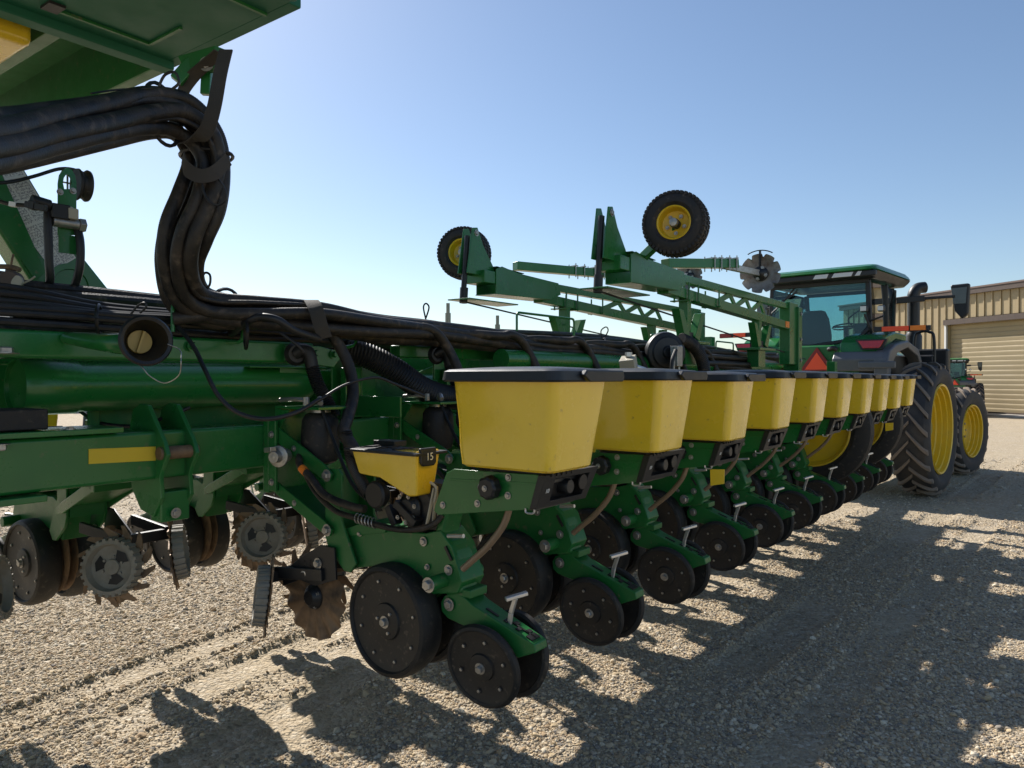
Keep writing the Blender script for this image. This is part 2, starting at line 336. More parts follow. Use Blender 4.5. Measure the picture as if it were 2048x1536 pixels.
def ground_mat():
    m = bpy.data.materials.new('gravel ground'); m.use_nodes = True; n = m.node_tree; L = n.links; p = n.nodes['Principled BSDF']
    p.inputs['Roughness'].default_value = 0.92; p.inputs['Specular IOR Level'].default_value = 0.25
    geo = n.nodes.new('ShaderNodeNewGeometry'); pos = geo.outputs['Position']
    def noise(sc, det=6, ro=0.6):
        x = n.nodes.new('ShaderNodeTexNoise'); x.inputs['Scale'].default_value = sc; x.inputs['Detail'].default_value = det; x.inputs['Roughness'].default_value = ro
        L.new(pos, x.inputs['Vector']); return x.outputs['Fac']
    def ramp(f, stops):
        r = n.nodes.new('ShaderNodeValToRGB'); r.color_ramp.elements[0].position = stops[0][0]; r.color_ramp.elements[0].color = (*stops[0][1], 1)
        r.color_ramp.elements[1].position = stops[-1][0]; r.color_ramp.elements[1].color = (*stops[-1][1], 1)
        for s_ in stops[1:-1]:
            e = r.color_ramp.elements.new(s_[0]); e.color = (*s_[1], 1)
        L.new(f, r.inputs[0]); return r.outputs[0]
    sand = ramp(noise(2.2, 10), [(0.3, (0.36, 0.285, 0.185)), (0.55, (0.46, 0.375, 0.25)), (0.75, (0.54, 0.45, 0.32))])
    v = n.nodes.new('ShaderNodeTexVoronoi'); v.inputs['Scale'].default_value = 42; L.new(pos, v.inputs['Vector'])
    sp = n.nodes.new('ShaderNodeSeparateColor'); L.new(v.outputs['Color'], sp.inputs[0])
    peb = ramp(sp.outputs[0], [(0.0, (0.28, 0.23, 0.16)), (0.25, (0.40, 0.315, 0.21)), (0.5, (0.49, 0.40, 0.275)), (0.75, (0.36, 0.30, 0.22)), (1.0, (0.60, 0.52, 0.40))])
    mx = n.nodes.new('ShaderNodeMix'); mx.data_type = 'RGBA'; mr = n.nodes.new('ShaderNodeMapRange'); mr.inputs['From Min'].default_value = 0.40; mr.inputs['From Max'].default_value = 0.56
    L.new(noise(1.1, 4), mr.inputs['Value']); mr.inputs['To Min'].default_value = 0.45; mr.inputs['To Max'].default_value = 0.95
    L.new(mr.outputs[0], mx.inputs['Factor']); L.new(sand, mx.inputs['A']); L.new(peb, mx.inputs['B']); L.new(mx.outputs['Result'], p.inputs['Base Color'])
    v2 = n.nodes.new('ShaderNodeTexVoronoi'); v2.inputs['Scale'].default_value = 85; L.new(pos, v2.inputs['Vector'])
    b1 = n.nodes.new('ShaderNodeBump'); b1.inputs['Strength'].default_value = 0.9; b1.inputs['Distance'].default_value = 0.012; b1.invert = True; L.new(v.outputs['Distance'], b1.inputs['Height'])
    b2 = n.nodes.new('ShaderNodeBump'); b2.inputs['Strength'].default_value = 0.8; b2.inputs['Distance'].default_value = 0.006; b2.invert = True; L.new(v2.outputs['Distance'], b2.inputs['Height']); L.new(b1.outputs[0], b2.inputs['Normal'])
    b3 = n.nodes.new('ShaderNodeBump'); b3.inputs['Strength'].default_value = 0.6; b3.inputs['Distance'].default_value = 0.05; L.new(noise(3.5, 8, 0.7), b3.inputs['Height']); L.new(b2.outputs[0], b3.inputs['Normal'])
    L.new(b3.outputs[0], p.inputs['Normal']); MATS['gravel ground'] = m
ground_mat()
def build_ground():
    xs = np.concatenate([[-1500, -400, -120, -50, -25, -14], np.arange(-9, 11.01, 0.035), [16, 25, 50, 120, 400, 1500]])
    ys = np.concatenate([[-60, -10], np.arange(0.5, 14, 0.035), np.arange(14, 30, 0.35), [35, 50, 90, 200, 600, 2500]])
    X, Y = np.meshgrid(xs, ys, indexing='ij'); inner = (X > -9.1) & (X < 11.1) & (Y > 0.4) & (Y < 29)
    Z = np.where(inner, ground_z(X, Y), 0)
    nx, ny = len(xs), len(ys); V = np.stack([X, Y, Z], -1).reshape(-1, 3)
    I = np.arange(nx*ny).reshape(nx, ny); Fc = np.stack([I[:-1, :-1], I[1:, :-1], I[1:, 1:], I[:-1, 1:]], -1).reshape(-1, 4)
    me = bpy.data.meshes.new('ground'); me.vertices.add(len(V)); me.vertices.foreach_set('co', V.ravel())
    me.loops.add(Fc.size); me.loops.foreach_set('vertex_index', Fc.ravel()); me.polygons.add(len(Fc))
    me.polygons.foreach_set('loop_start', np.arange(0, Fc.size, 4)); me.polygons.foreach_set('loop_total', np.full(len(Fc), 4)); me.polygons.foreach_set('use_smooth', np.ones(len(Fc), bool))
    me.update(); me.materials.append(MATS['gravel ground']); o = bpy.data.objects.new('ground', me); link(o); o['kind'] = 'structure'; o['label'] = 'tan gravel yard with tyre tracks under the machines'
build_ground()
def stone_mat():
    m = bpy.data.materials.new('pebble'); m.use_nodes = True; n = m.node_tree; L = n.links; p = n.nodes['Principled BSDF']
    p.inputs['Roughness'].default_value = 0.9; p.inputs['Specular IOR Level'].default_value = 0.15
    oi = n.nodes.new('ShaderNodeObjectInfo'); r = n.nodes.new('ShaderNodeValToRGB'); cr = r.color_ramp; cr.interpolation = 'CONSTANT'
    cols = [(0.45, 0.35, 0.225), (0.52, 0.42, 0.285), (0.37, 0.30, 0.215), (0.55, 0.46, 0.33), (0.40, 0.29, 0.18), (0.27, 0.235, 0.185), (0.50, 0.39, 0.245), (0.45, 0.375, 0.28), (0.62, 0.545, 0.42), (0.42, 0.345, 0.245), (0.23, 0.205, 0.175), (0.54, 0.43, 0.29)]
    cr.elements[0].color = (*cols[0], 1); cr.elements[1].position = 1/12; cr.elements[1].color = (*cols[1], 1)
    for k in range(2, 12): e = cr.elements.new(k/12); e.color = (*cols[k], 1)
    L.new(oi.outputs['Random'], r.inputs[0]); L.new(r.outputs[0], p.inputs['Base Color']); MATS['pebble'] = m
stone_mat()
def build_gravel():
    N = 350000
    Z = 2.6*np.exp(rng.random(N)*math.log(16/2.6)); Z = np.where(rng.random(N) < 0.35, Z, 2.6+ (rng.random(N)**1.2)*6.5)
    Xr = (rng.random(N)*2-1)*0.76*Z+rng.normal(0, 0.1, N)
    keep = vnoise(Xr*1.1+90, Z*1.1, 21)*0.6+vnoise(Xr*3.7, Z*3.7, 22)*0.4-0.30*track(Xr, Z)[0] > 0.24*rng.random(N)+0.12
    Xr, Z = Xr[keep], Z[keep]; n = len(Z)
    s = 0.0045*np.exp(rng.normal(0.0, 0.42, n)); big = rng.random(n) < 0.008; s[big] *= 2.0+rng.random(big.sum())*1.3; s = np.minimum(s, 0.019); s *= 1-0.35*track(Xr, Z)[0]
    s *= 1+0.06*np.clip(Z-5, 0, 12)
    zz = ground_z(Xr, Z)+s*0.15
    me = bpy.data.meshes.new('gravel'); me.vertices.add(n); me.vertices.foreach_set('co', np.stack([Xr, Z, zz], -1).ravel())
    a = me.attributes.new('sz', 'FLOAT_VECTOR', 'POINT'); sv = np.stack([s*(0.85+0.7*rng.random(n)), s*(0.8+0.5*rng.random(n)), s*(0.5+0.35*rng.random(n))], -1); a.data.foreach_set('vector', sv.ravel())
    b = me.attributes.new('rt', 'FLOAT_VECTOR', 'POINT'); b.data.foreach_set('vector', np.stack([rng.normal(0, 0.3, n), rng.normal(0, 0.3, n), rng.random(n)*6.28], -1).ravel())
    c = me.attributes.new('ix', 'INT', 'POINT'); c.data.foreach_set('value', rng.integers(0, 4, n))
    o = bpy.data.objects.new('gravel', me); link(o); o['kind'] = 'stuff'; o['label'] = 'loose rounded pebbles lying on the gravel yard'; o['category'] = 'gravel'
    ng = bpy.data.node_groups.new('scatter', 'GeometryNodeTree'); ng.interface.new_socket('Geometry', in_out='INPUT', socket_type='NodeSocketGeometry'); ng.interface.new_socket('Geometry', in_out='OUTPUT', socket_type='NodeSocketGeometry')
    N_ = ng.nodes; L = ng.links; gi = N_.new('NodeGroupInput'); go = N_.new('NodeGroupOutput')
    gti = N_.new('GeometryNodeGeometryToInstance')
    for k in range(4):
        ico = N_.new('GeometryNodeMeshIcoSphere'); ico.inputs['Radius'].default_value = 1; ico.inputs['Subdivisions'].default_value = 2
        sp = N_.new('GeometryNodeSetPosition'); nz = N_.new('ShaderNodeTexNoise'); nz.inputs['Scale'].default_value = 0.9; nz.inputs['Detail'].default_value = 1; po = N_.new('GeometryNodeInputPosition')
        ad = N_.new('ShaderNodeVectorMath'); ad.operation = 'ADD'; ad.inputs[1].default_value = (k*7.3, k*3.1, k*1.7); L.new(po.outputs[0], ad.inputs[0]); L.new(ad.outputs[0], nz.inputs['Vector'])
        sb = N_.new('ShaderNodeVectorMath'); sb.operation = 'SUBTRACT'; sb.inputs[1].default_value = (0.5, 0.5, 0.5); L.new(nz.outputs['Color'], sb.inputs[0])
        sc_ = N_.new('ShaderNodeVectorMath'); sc_.operation = 'SCALE'; sc_.inputs['Scale'].default_value = 1.5; L.new(sb.outputs[0], sc_.inputs[0])
        L.new(ico.outputs['Mesh'], sp.inputs['Geometry']); L.new(sc_.outputs[0], sp.inputs['Offset'])
        sm = N_.new('GeometryNodeSetMaterial'); sm.inputs['Material'].default_value = MATS['pebble']; L.new(sp.outputs[0], sm.inputs[0])
        ss = N_.new('GeometryNodeSetShadeSmooth'); L.new(sm.outputs[0], ss.inputs[0]); ss.inputs['Shade Smooth'].default_value = bool(k % 2)
        L.new(ss.outputs[0], gti.inputs[0])
    def attr(nm, t):
        x = N_.new('GeometryNodeInputNamedAttribute'); x.data_type = t; x.inputs['Name'].default_value = nm; return x.outputs['Attribute']
    iop = N_.new('GeometryNodeInstanceOnPoints'); L.new(gi.outputs[0], iop.inputs['Points']); L.new(gti.outputs[0], iop.inputs['Instance']); iop.inputs['Pick Instance'].default_value = True
    L.new(attr('ix', 'INT'), iop.inputs['Instance Index']); L.new(attr('rt', 'FLOAT_VECTOR'), iop.inputs['Rotation']); L.new(attr('sz', 'FLOAT_VECTOR'), iop.inputs['Scale'])
    L.new(iop.outputs[0], go.inputs[0]); md = o.modifiers.new('scatter', 'NODES'); md.node_group = ng
build_gravel()

# ================================================================== BUILDING (world coordinates along the wall)
def build_shed():
    wd = Vector((-0.239, 0.971, 0)); wn = Vector((-0.971, -0.239, 0)); P0 = Vector((23.3, 33.6, 0))
    # local frame: x along wall (away), y outward normal, z up; t from -14 (towards camera, right) to 12.26
    t0, t1 = -16.0, 12.26; H = 6.15
    rz = math.atan2(wd.y, wd.x)
    r = thing('farm_shed', 'long tan ribbed metal machine shed with a big ribbed door, behind the tractors', 'shed', (0, 0, 0), rz=rz, world=P0)
    # local y+ = rotate(wd) by 90 deg ccw = (-.971,-.239) = wn : outward
    d0, d1, dh = -16.0, 4.35, 4.42          # door: from beyond the frame to px 1887
    core = MB(); core.box(t0, d0, -9, 0, 0, H) if d0 > t0 else None
    core.box(d1, t1, -14, -0.04, 0, H); core.box(t0, d1, -14, -0.04, dh, H); core.box(t0, d1, -14, -0.30, 0, dh)
    part('wall', core, 'tan siding', r, smooth=0)
    def panel(x0, x1, z0, z1):
        b = MB(); b.box(x0, x1-0.012, -0.036, 0, z0, z1); b.box(x0, x0+0.06, 0.0, 0.045, z0, z1); return b
    x = t1; k = 0; wpan = 0.46; cache = {}
    while x > t0+0.1:
        x0 = x-wpan; z0 = 0.12 if x0 >= d1-0.02 else dh+0.30
        key = round(z0, 2)
        if key not in cache:
            cache[key] = mesh_of(panel(0, wpan, z0, H-0.3), 'siding_panel', 'tan siding', (0, 0, 0), 0)
        o = bpy.data.objects.new('siding_panel', cache[key]); link(o, r); o.location = (x0, 0, 0); x = x0
    b = MB(); b.box(t0, t1+0.1, 0.0, 0.22, H-0.30, H+0.02); part('eave_trim', b, 'brown trim', r)
    b = MB(); b.prism([(t0, 0.25, H+0.03), (t0, -14, H+1.3), (t0, -14, H+1.2), (t0, 0.25, H-0.05)], (t1-t0+0.2, 0, 0)); part('roof', b, 'roof metal', r)
    b = MB(); b.box(t0, t1, 0, 0.05, 0, 0.12); part('base_trim', b, 'brown trim', r)
    b = MB(); b.box(d0, d1+0.12, 0.0, 0.16, dh, dh+0.26); part('door_header', b, 'brown trim', r)
    b = MB(); b.box(d1, d1+0.10, 0.0, 0.10, 0.02, dh); part('door_frame', b, 'white frame', r)
    dr = MB(); dr.box(d0, d1-0.01, -0.25, -0.20, 0.0, dh); door = part('door', dr, 'tan door', r, smooth=0)
    n = 19; ph = (dh-0.10)/n
    sl_ = MB(); y0 = -0.195
    sl_.prism([(d0, y0, 0.004), (d0, y0+0.012, 0.004), (d0, y0+0.020, ph*0.45), (d0, y0+0.026, ph*0.66), (d0, y0+0.020, ph*0.84), (d0, y0+0.006, ph*0.97), (d0, y0, ph*0.97)], (d1-0.02-d0, 0, 0))
    me = mesh_of(sl_, 'door_slat', 'tan door', (0, 0, 0), 20)
    for k in range(n):
        o = bpy.data.objects.new('door_slat', me); link(o, door); o.location = (0, 0, 0.08+k*ph)
    b = MB(); b.box(d0, d1, -0.18, -0.06, 0.0, 0.09); part('door_seal', b, 'black rubber', r)
    a = MB(); a.box(t0, t1+2, 0.03, 1.6, -0.1, 0.05); 
    o = single('concrete_apron', MB(), 'concrete', '', '', kind='structure') if False else None
    ob = bpy.data.objects.new('concrete_apron', mesh_of(a, 'apron', 'concrete', (0, 0, 0), 0)); link(ob); ob.location = P0; ob.rotation_euler = (0, 0, rz)
    ob['kind'] = 'structure'; ob['label'] = 'pale concrete apron along the foot of the shed'
build_shed()
def far_buildings():
    p = at(225, 600, d=46); b = MB(); c = Vector((W(*p).x, W(*p).y, 0))
    r = thing('small_barn', 'small far barn with brown roof, behind the sloping green arm', 'barn', (0, 0, 0), rz=0.3, world=c)
    b.box(-1.2, 1.2, -2, 2, 0, 5.2); part('wall', b, 'brown trim', r)
    b = MB(); b.prism([(-1.4, -2.1, 5.1), (0, -2.1, 6.9), (1.4, -2.1, 5.1)], (0, 4.2, 0)); part('roof', b, 'roof metal', r)
    c = Vector((-30, 46, 0)); r = thing('pale_building', 'pale distant building at the left edge, behind the brass valve', 'building', (0, 0, 0), rz=0.1, world=c)
    b = MB(); b.box(-4, 4.6, -3, 3, 0, 6.6); part('wall', b, 'white frame', r)
    b = MB(); b.box(-4.3, 4.9, -3.3, 3.3, 6.6, 7.2); part('roof', b, 'brown trim', r)
far_buildings()

# ================================================================== TRACTOR (local x right, y forward, z up; origin under the rear axle)
HD = radians(42.5)
def lug_tyre(R, wd, n, hub_r, lug_h=0.05):
    T = MB(); hw = wd/2; Rb = R-lug_h
    prof = [(-hw*0.78, hub_r), (-hw*0.98, hub_r+0.10*R), (-hw*1.05, hub_r+(Rb-hub_r)*0.5), (-hw*0.98, Rb-0.06*R), (-hw*0.80, Rb-0.015), (-hw*0.4, Rb), (hw*0.4, Rb), (hw*0.80, Rb-0.015), (hw*0.98, Rb-0.06*R), (hw*1.05, hub_r+(Rb-hub_r)*0.5), (hw*0.98, hub_r+0.10*R), (hw*0.78, hub_r)]
    T.lathe((0, 0, 0), (1, 0, 0), prof, 64, close=True)
    Lg = MB()
    for side in (-1, 1):
        for k in range(n):
            g0 = 2*pi*(k+(0.5 if side > 0 else 0))/n; V = []
            for i in range(7):
                t = i/6; x = side*(0.0+t*hw*1.04) - side*0.015; g = g0 - t*(2*pi/n)*1.15; tw = 0.020+0.012*t
                Rt = R-(0.010 if t < 0.8 else 0.030) - (0.03*R if t >= 0.99 else 0)
                for (rr, dg) in ((Rb-0.05*(1 if t > 0.8 else 0.3)-0.01, -tw*1.3), (Rt, -tw), (Rt, tw), (Rb-0.05*(1 if t > 0.8 else 0.3)-0.01, tw*1.3)):
                    a = g+dg/R; V.append((x, sin(a)*rr, cos(a)*rr))
            Fc = [(0, 1, 2, 3), (24, 27, 26, 25)]
            for i in range(6):
                for j in range(4): Fc.append((i*4+j, i*4+(j+1) % 4, (i+1)*4+(j+1) % 4, (i+1)*4+j))
            Lg.add(V, Fc)
    return T, Lg
def rim_mb(r, wd, side=1, dish=0.1):
    M = MB(); h = wd/2
    M.lathe((0, 0, 0), (side, 0, 0), [(h*0.86, r*1.02), (h*0.94, r*1.0), (h*0.90, r*0.965), (h*0.68, r*0.955), (h*0.64, r*0.925), (h*0.40, r*0.915), (h*0.36, r*0.885), (h*0.12, r*0.875), (h*0.06, r*0.84), (-dish+0.03, r*0.82), (-dish, r*0.76), (-dish-0.03, r*0.45), (-dish+0.02, r*0.30), (-dish+0.02, 0.0), (-dish-0.05, 0.0), (-dish-0.08, r*0.45), (-dish-0.06, r*0.84), (-h*0.86, r*0.97), (-h*0.9, r*1.02)], 48, cap=False)
    return M
def build_tractor():
    c0 = Vector((5.33, 11.83, 0))-0.28*Vector((cos(HD), -sin(HD), 0))
    r = thing('tractor', 'large green tractor with cab and big lugged tyres, at the end of the planter', 'tractor', (0, 0, 0), group='green tractors in the yard', rz=-HD, world=c0)
    def wheel(nm, x, y, R, wd, n, hr, side, steer=0.0):
        e = bpy.data.objects.new(nm, None); link(e, r); e.location = (x, y, R-0.01); e.rotation_euler = (0, 0, steer); ORG[e.name] = Vector((0, 0, 0))
        T, Lg = lug_tyre(R, wd, n, hr); part('tyre', T, 'tractor rubber', e); part('tread_lugs', Lg, 'dusty lug', e, stuff=True, bev=0.006)
        part('rim', rim_mb(hr, wd, side, 0.13 if R > 0.9 else 0.05), 'yellow paint', e)
        h = MB(); h.lathe((0, 0, 0), (side, 0, 0), [(-0.12, hr*0.36), (-0.02, hr*0.34), (0.03, hr*0.2)], 24); part('hub', h, 'yellow paint', e)
        for k in range(10):
            g = 2*pi*k/10; bolt(e, (side*(-0.09 if R > 0.9 else -0.02), cos(g)*hr*0.42, sin(g)*hr*0.42), (side, 0, 0), 0.018, 0.03)
        return e
    wheel('rear_wheel', 1.43, 0, 1.0, 0.50, 22, 0.66, 1); wheel('rear_wheel', -1.43, 0, 1.0, 0.50, 22, 0.66, -1)
    wheel('front_wheel', 1.30, 3.05, 0.80, 0.42, 19, 0.47, 1, radians(-8)); wheel('front_wheel', -1.30, 3.05, 0.80, 0.42, 19, 0.47, -1, radians(-8))
    b = MB(); b.box(-0.28, 0.28, -0.5, 2.2, 0.7, 1.6); b.cyl((-1.5, 0, 0.99), (1.5, 0, 0.99), 0.13); b.box(-0.2, 0.2, 2.0, 4.4, 0.8, 1.2); b.cyl((-1.3, 3.05, 0.8), (1.3, 3.05, 0.8), 0.09); part('chassis', b, 'green cast', r, bev=0.01)
    b = MB(); b.prism([(-0.45, 1.2, 1.3), (0.45, 1.2, 1.3), (0.45, 1.2, 2.25), (0.3, 1.2, 2.35), (-0.3, 1.2, 2.35), (-0.45, 1.2, 2.25)], (0, 3.3, -0.25)); part('hood', b, 'green paint', r, bev=0.03)
    # rear body panel
    b = MB(); b.box(-0.80, 0.72, -0.86, -0.40, 1.66, 2.24); part('rear_panel', b, 'green paint', r, bev=0.04)
    b = MB(); b.box(-0.66, 0.66, -0.62, 0.9, 1.35, 1.9); part('cab_base', b, 'black plastic', r, bev=0.02)
    # fenders: green top with grey lower lip and outer arch
    for s in (-1, 1):
        P = [(-0.90, 2.08), (-0.86, 2.26), (-0.70, 2.36), (-0.2, 2.44), (0.35, 2.42), (0.35, 2.30), (-0.2, 2.32), (-0.6, 2.2), (-0.78, 2.02)]
        f = MB(); f.prism([(s*0.48, y, z) for y, z in P], (s*0.60, 0, 0)); part('fender', f, 'green paint', r, bev=0.03)
        P = [(-1.00, 1.84), (-1.02, 2.02), (-0.93, 2.13), (-0.75, 2.12), (-0.80, 1.84)]
        f = MB(); f.prism([(s*0.42, y, z) for y, z in P], (s*0.72, 0, 0)); part('fender_lip', f, 'grey plastic', r, bev=0.025)
        P = [(-1.02, 1.78), (-1.03, 2.0), (-0.92, 2.14), (-0.6, 2.24), (0.0, 2.31), (0.6, 2.20), (1.02, 1.80), (0.95, 1.74), (0.55, 2.08), (0.0, 2.20), (-0.55, 2.10), (-0.84, 1.92), (-0.88, 1.74)]
        f = MB(); f.prism([(s*1.00, y, z) for y, z in P], (s*0.20, 0, 0)); part('fender_extension', f, 'grey plastic', r, bev=0.03)
        f = MB(); f.box(*(sorted((s*0.80, s*1.30))), -1.05, -1.0, 1.88, 1.98); part('step_pad', f, 'grey plastic', r, bev=0.02)
        f = MB(); zz = 2.235; f.prism([(s*0.76, -0.935, zz+0.05), (s*1.12, -0.935, zz+0.05), (s*1.06, -0.955, zz-0.06), (s*0.84, -0.955, zz-0.06)], (0, 0.08, 0)); part('tail_light', f, 'red lens', r, bev=0.008)
        f = MB(); f.prism([(s*0.72, -0.92, zz+0.07), (s*1.16, -0.92, zz+0.07), (s*1.09, -0.93, zz-0.08), (s*0.81, -0.93, zz-0.08)], (0, 0.06, 0)); part('light_bezel', f, 'black plastic', r)
    b = MB(); b.box(-1.0, 1.0, -0.72, 0.85, 1.25, 2.08); part('wheel_well_shade', b, 'cable rubber', r)  # black box standing for the shade inside the wheel wells
    # cab posts
    def post(p, q, w_=0.07, m_='black plastic'):
        b_ = MB(); b_.beam(p, q, w_, w_, (0, 1, 0)); part('cab_pillar', b_, m_, r, bev=0.015)
    for s in (-1, 1):
        post((s*0.78, -0.42, 2.25), (s*0.74, -0.40, 3.24)); post((s*0.80, 0.35, 2.1), (s*0.80, 0.30, 3.22), 0.05); post((s*0.66, 1.1, 1.9), (s*0.72, 1.0, 3.2))
    b = MB(); b.beam((-0.76, -0.42, 3.22), (0.76, -0.42, 3.22), 0.08, 0.07); b.beam((-0.72, 1.02, 3.2), (0.72, 1.02, 3.2), 0.06, 0.06)
    b.beam((-0.78, -0.44, 2.27), (-0.1, -0.47, 2.24), 0.06, 0.06); b.beam((-0.1, -0.47, 2.24), (0.62, -0.45, 2.34), 0.06, 0.06); b.beam((0.62, -0.45, 2.34), (0.78, -0.44, 2.5), 0.06, 0.06)
    b.beam((-0.7, 1.1, 1.95), (0.7, 1.1, 1.95), 0.05, 0.3); b.box(-0.72, 0.72, -0.4, 1.05, 1.88, 2.0); part('window_frame', b, 'black plastic', r, bev=0.015)
    g = MB(); g.prism([(-0.74, -0.46, 2.29), (-0.1, -0.48, 2.26), (0.60, -0.47, 2.36), (0.74, -0.46, 2.52), (0.71, -0.44, 3.18), (-0.71, -0.44, 3.18)], (0, 0.006, 0)); part('rear_window', g, 'cab glass', r)
    for s in (-1, 1):
        g = MB(); g.prism([(s*0.79, -0.38, 2.2), (s*0.80, 0.33, 2.1), (s*0.72, 1.0, 2.0), (s*0.74, 0.97, 3.18), (s*0.79, 0.3, 3.2), (s*0.76, -0.36, 3.2)], (s*0.006, 0, 0)); part('side_window', g, 'cab glass', r)
    g = MB(); g.prism([(-0.70, 1.06, 2.0), (0.70, 1.06, 2.0), (0.70, 1.0, 3.18), (-0.70, 1.0, 3.18)], (0, 0.006, 0)); part('windscreen', g, 'cab glass', r)
    # roof
    b = MB(); b.loft([rrect(0, 0.30, 0.86, 0.86, 0.12, 3.24), rrect(0, 0.30, 0.90, 0.94, 0.12, 3.30), rrect(0, 0.28, 0.93, 0.98, 0.14, 3.34)]); part('roof_underside', b, 'black plastic', r)
    b = MB(); b.loft([rrect(0, 0.28, 0.90, 0.97, 0.14, 3.345), rrect(0, 0.28, 0.93, 1.0, 0.14, 3.36), rrect(0, 0.28, 0.91, 0.98, 0.14, 3.40), rrect(0.10, 0.3, 0.78, 0.86, 0.14, 3.445), rrect(0.22, 0.3, 0.52, 0.66, 0.14, 3.475)]); part('roof', b, 'green paint', r)
    b = MB(); b.box(-0.93, 0.93, -0.69, -0.60, 3.255, 3.345); part('rear_visor', b, 'black plastic', r, bev=0.02)
    for (x0, x1) in ((-0.92, -0.70), (0.02, 0.26), (0.30, 0.62), (0.64, 0.74)):
        b = MB(); b.prism([(x0, -0.70, 3.27), (x1-0.03, -0.70, 3.27), (x1, -0.695, 3.335), (x0+0.04, -0.695, 3.335)], (0, 0.02, 0)); part('work_light', b, 'lamp glass', r, bev=0.004)
    b = MB(); b.lathe((-0.35, 0.2, 3.46), (0, 0, 1), [(0, 0.07), (0.05, 0.07), (0.06, 0.03)], 16); part('receiver', b, 'grey plastic', r)
    # interior
    b = MB(); b.loft([rrect(-0.28, 0.28, 0.24, 0.06, 0.05, 2.20), rrect(-0.28, 0.24, 0.26, 0.07, 0.06, 2.45), rrect(-0.28, 0.20, 0.23, 0.07, 0.06, 2.72), rrect(-0.28, 0.18, 0.18, 0.06, 0.055, 2.84), rrect(-0.28, 0.18, 0.13, 0.03, 0.03, 2.86)]); part('seat', b, 'seat cloth', r)
    b = MB(); b.loft([rrect(-0.28, 0.5, 0.25, 0.25, 0.06, 2.15), rrect(-0.28, 0.5, 0.25, 0.25, 0.06, 2.28)]); part('seat_cushion', b, 'seat cloth', r)
    b = MB(); c_ = Vector((-0.02, 0.86, 2.62)); ring = [c_+Vector((cos(a)*0.19, sin(a)*0.17, sin(a)*0.06)) for a in [2*pi*k/20 for k in range(21)]]; b.tube(ring, 0.013, 8, raw=True); b.tube([(0, 0.86, 2.6), (0, 1.0, 2.1)], 0.04, 8, raw=True); b.beam((-0.2, 0.86, 2.62), (0.16, 0.86, 2.62), 0.02, 0.03); part('steering_wheel', b, 'black plastic', r)
    b = MB(); b.beam((0.30, 0.2, 2.25), (0.30, 0.6, 2.4), 0.16, 0.12); b.box(0.22, 0.52, 0.6, 0.68, 2.35, 2.65); part('armrest_console', b, 'black plastic', r, bev=0.01)
    b = MB(); b.tube([(-0.34, -0.5, 3.18), (-0.55, -0.5, 2.95), (-0.72, -0.5, 2.80)], 0.012, 6); b.beam((-0.60, -0.5, 2.95), (-0.30, -0.5, 3.12), 0.014, 0.03); part('wiper', b, 'black plastic', r)
    b = MB(); b.tube([(0.18, 0.98, 2.55), (0.0, 1.0, 2.75), (0.32, 1.0, 2.98)], 0.012, 6); part('front_wiper', b, 'black plastic', r)
    # side work lights on the right pillar
    for (x, z, w_) in ((0.74, 2.78, 0.06), (0.98, 2.77, 0.055)):
        b = MB(); b.loft([rrect(x, 0, w_*0.8, w_*0.8, 0.03, 0), rrect(x, 0, w_, w_*0.9, 0.03, 0.04), rrect(x, 0, w_*0.6, w_*0.6, 0.03, 0.12)])
        b = b.moved(Matrix.Translation((0, -0.62, z)) @ Matrix.Rotation(radians(-90), 4, 'X')); lo_ = part('pillar_light', b, 'black plastic', r)
        b = MB(); b.box(x-w_*0.7, x+w_*0.7, -0.632, -0.622, z-w_*0.6, z+w_*0.6); part('lens', b, 'lamp glass', lo_, bev=0.003)
    b = MB(); b.tube([(0.74, -0.55, 2.7), (0.80, -0.5, 2.5), (0.80, -0.45, 2.42)], 0.02, 8); b.tube([(0.80, -0.5, 2.6), (1.0, -0.55, 2.66)], 0.014, 8); part('light_bracket', b, 'black plastic', r)
    # marker bars at both sides
    for s in (-1, 1):
        b = MB(); b.beam((s*0.85, -0.48, 2.47), (s*1.62, -0.52, 2.46), 0.05, 0.075); bo = part('warning_bar', b, 'black plastic', r, bev=0.008)
        for (a0, a1, mm) in ((0.98, 1.34, 'orange red'), (1.36, 1.56, 'amber')) if s > 0 else ((1.15, 1.36, 'orange red'), (1.40, 1.60, 'dark red')):
            b = MB(); b.box(*sorted((s*a0, s*a1)), -0.555, -0.54, 2.43, 2.50); part('reflector', b, mm, bo)
    # exhaust and intake
    b = MB(); b.tube([(0.88, 1.55, 2.15), (0.88, 1.55, 3.0), (0.88, 1.55, 3.16), (0.93, 1.60, 3.26), (1.02, 1.68, 3.28)], 0.095, 20); b.lathe((0.88, 1.55, 2.0), (0, 0, 1), [(0, 0.13), (0.45, 0.13), (0.52, 0.10)], 24); part('exhaust_stack', b, 'black plastic', r)
    b = MB(); b.box(0.55, 1.28, 1.15, 1.9, 1.35, 2.12); b.box(0.9, 1.45, 1.3, 1.5, 1.6, 2.22); part('exhaust_box', b, 'black plastic', r, bev=0.04)
    b = MB(); b.tube([(1.05, 0.95, 1.6), (1.05, 0.95, 2.35), (1.12, 0.95, 2.48), (1.26, 0.95, 2.48), (1.33, 0.95, 2.35), (1.33, 0.95, 1.6)], 0.022, 8); part('grab_rail', b, 'black plastic', r)
